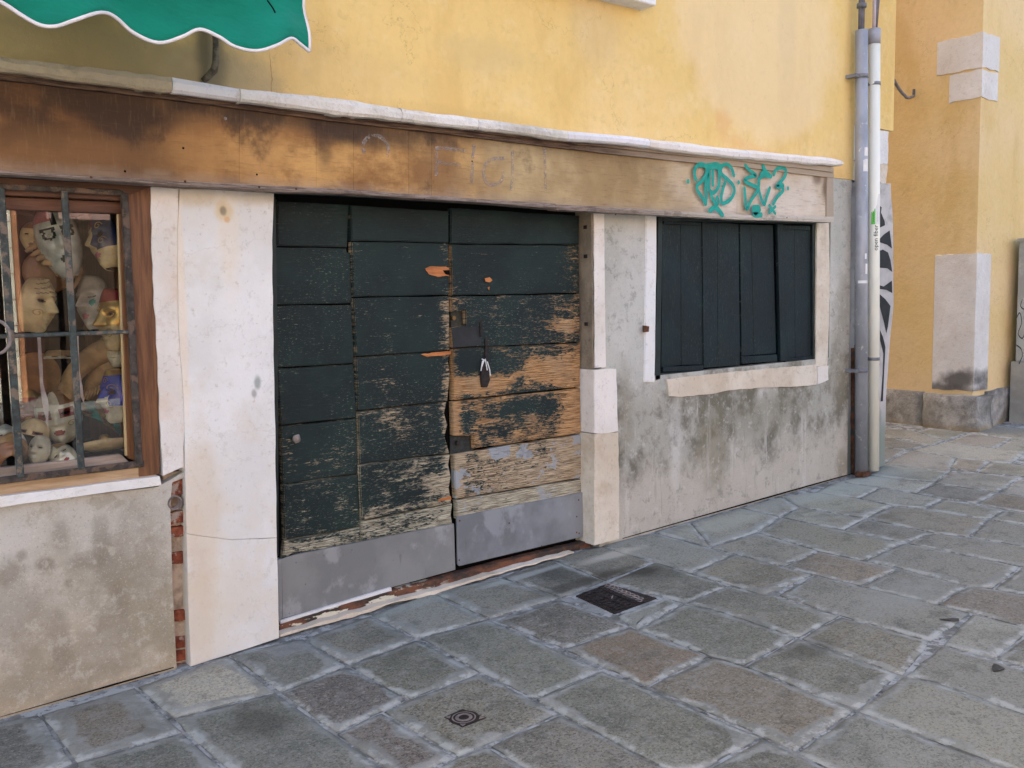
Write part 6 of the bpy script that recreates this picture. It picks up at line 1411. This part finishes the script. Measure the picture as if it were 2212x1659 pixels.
plate(cor, 1.0, -.03, -.001, 'cover_frame', MAT_CAST, iron)
plate(cor, .90, -.001, .002, 'cover_plate', MAT_CAST, iron)
U = cor[1]-cor[0]; V_ = cor[3]-cor[0]      # U to the wall, V along it
def loop(u, v, ru, rv, mat, dz=.0042, n=12, w_=.0028):
    bm = bmesh.new(); pts = [cor[0]+U*(u+ru*math.cos(k*2*math.pi/n))+V_*(v+rv*math.sin(k*2*math.pi/n))+Vector((0, 0, dz)) for k in range(n+1)]
    tube_bm(pts, w_, 5, bm, cap=False); return bm
rg = random.Random(5)
for ru in range(5):
    for kv in range(9):
        u = .93-ru*.105 if ru < 2 else .74-(ru-2)*.26; v = .08+kv*.104+(.05 if ru % 2 else 0)
        if v > .97: continue
        lite = ru < 2
        finish(loop(u-(0 if lite else .02), v, .05 if lite else .1, .045, None), 'raised_loop', MAT_CASTL if lite else MAT_CAST, iron)
bm = tube_bm([cor[0]+U*.55+V_*.50+Vector((0, 0, .004)), cor[0]+U*.45+V_*.56+Vector((0, 0, .004))], .004, 6); finish(bm, 'lift_slot', MAT_CASTL, iron)

cor2 = [gq(T3, 40, 940), gq(T3, 205, 868), gq(T3, 420, 945), gq(T3, 205, 1030)]
cen = sum(cor2, Vector())/4
valve = thing('valve_cover', tuple(cen), 'small square iron valve cover with bright concentric rings set in a paving stone', 'manhole cover')
plate([c0+Vector((0, 0, .0)) for c0 in cor2], 1.0, -.02, .0025, 'cover_plate', MAT_CAST, valve)
Rr = min((cor2[0]-cor2[2]).length, (cor2[1]-cor2[3]).length)/2
def ring(r, w_, mat, name, dz=.0045, fill=False):
    bm = bmesh.new(); n = 36
    a = [bm.verts.new(cen+Vector((r*math.cos(k*2*math.pi/n), r*math.sin(k*2*math.pi/n), dz+GX*r*math.cos(k*2*math.pi/n)))) for k in range(n)]
    b = [bm.verts.new(cen+Vector(((r-w_)*math.cos(k*2*math.pi/n), (r-w_)*math.sin(k*2*math.pi/n), dz+GX*(r-w_)*math.cos(k*2*math.pi/n)))) for k in range(n)]
    c_ = [bm.verts.new(v.co-Vector((0, 0, .006))) for v in a]
    for k in range(n):
        j = (k+1) % n; bm.faces.new((a[k], a[j], b[j], b[k])); bm.faces.new((a[k], a[j], c_[j], c_[k]))
    if fill: bm.faces.new(b)
    return finish(bm, name, mat, valve)
ring(Rr*.78, Rr*.77, MAT_CAST, 'cover_disc', .0035)
ring(Rr*.62, Rr*.07, MAT_CASTL, 'bright_ring'); ring(Rr*.44, Rr*.17, MAT_CASTL, 'bright_ring')
for k in (0, 2, 3):
    bm = bmesh.new(); d0 = cor2[k]-cen; p = cen+d0*.90; q = d0.cross(Vector((0, 0, 1))).normalized()*Rr*.16
    vs = [bm.verts.new(v+Vector((0, 0, .0045))) for v in (p, cen+d0*.68+q, cen+d0*.68-q)]; lo = [bm.verts.new(v.co-Vector((0, 0, .004))) for v in vs]
    bm.faces.new(vs)
    for i in range(3): bm.faces.new((vs[i], vs[(i+1) % 3], lo[(i+1) % 3], lo[i]))
    finish(bm, 'bright_triangle', MAT_CASTL, valve)

# ================================================================ HOUSE OPPOSITE (seen in the glass)
opp = thing('opposite_house', (0, -9.2, 0), 'red plastered house across the way with pale window surrounds, mirrored in the shop glass', 'building')
MAT_REDP = plain('red_ochre_plaster', (.55, .27, .15), .95, .1, var=.25, scale=2)
MAT_OST = plain('opposite_pale_stone', (.78, .74, .60), .9, .1, var=.1, scale=3)
finish(box_bm(-2.5, 3.3, -13, -9.2, -.8, 6.2), 'wall', MAT_REDP, opp)
MAT_OCH = plain('pale_ochre_plaster', (.55, .55, .50), .95, .1, var=.15, scale=2)  # unseen side houses made pale so they bounce less pink light
MAT_PNK = plain('faded_pink_plaster', (.45, .30, .26), .95, .1, var=.15, scale=2)
finish(box_bm(3.31, 8, -15, -11, -.8, 6.2), 'wall', MAT_PNK, opp); finish(box_bm(8.01, 16, -15, -10, -.8, 6), 'wall', MAT_OCH, opp); finish(box_bm(-14, -2.51, -13, -9.4, -.8, 6.4), 'wall', MAT_OCH, opp)
for x0 in (-1.6, .15, 1.75):
    fr_ = finish(box_bm(x0, x0+1.1, -9.25, -9.15, 1.0, 2.9), 'window', MAT_DFRAME, opp)
    for (a, b, c0, d0) in ((x0-.16, x0, .9, 3.06), (x0+1.1, x0+1.26, .9, 3.06), (x0, x0+1.1, 2.9, 3.06), (x0, x0+1.1, .84, 1.0)):
        finish(box_bm(a, b, -9.3, -9.16, c0, d0), 'window_surround', MAT_OST, opp)
for k in range(9): finish(box_bm(2.98-(.25 if k % 2 else 0), 3.2, -9.27, -9.15, -.4+k*.42, -.4+k*.42+.40), 'quoin_stone', MAT_OST, opp)
m = M('dark_garden_brickwork', .95, .1); bt = m.n('ShaderNodeTexBrick'); mp = m.n('ShaderNodeMapping'); mp.inputs['Rotation'].default_value = (math.pi/2, 0, 0); m.t.links.new(m.pos, mp.inputs[0]); m.t.links.new(mp.outputs[0], bt.inputs['Vector'])
bt.inputs['Scale'].default_value = 4.2; bt.inputs['Color1'].default_value = (.05, .036, .026, 1); bt.inputs['Color2'].default_value = (.085, .06, .045, 1); bt.inputs['Mortar'].default_value = (.03, .026, .02, 1)
gw = tag(finish(box_bm(3.45, 12, -8.5, -8.2, -.8, 2.95), 'garden_wall', m.done(m.mix(m.math('MULTIPLY', m.noise(3, 6, .7), .5), bt.outputs[0], (.04, .036, .026)))), 'dark brick garden wall across the way, mirrored in the shop glass', 'wall')
hedge = random.Random(2)

# cycles
S.render.engine = 'CYCLES'
S.cycles.max_bounces = 6; S.cycles.diffuse_bounces = 3; S.cycles.glossy_bounces = 3; S.cycles.transparent_max_bounces = 12
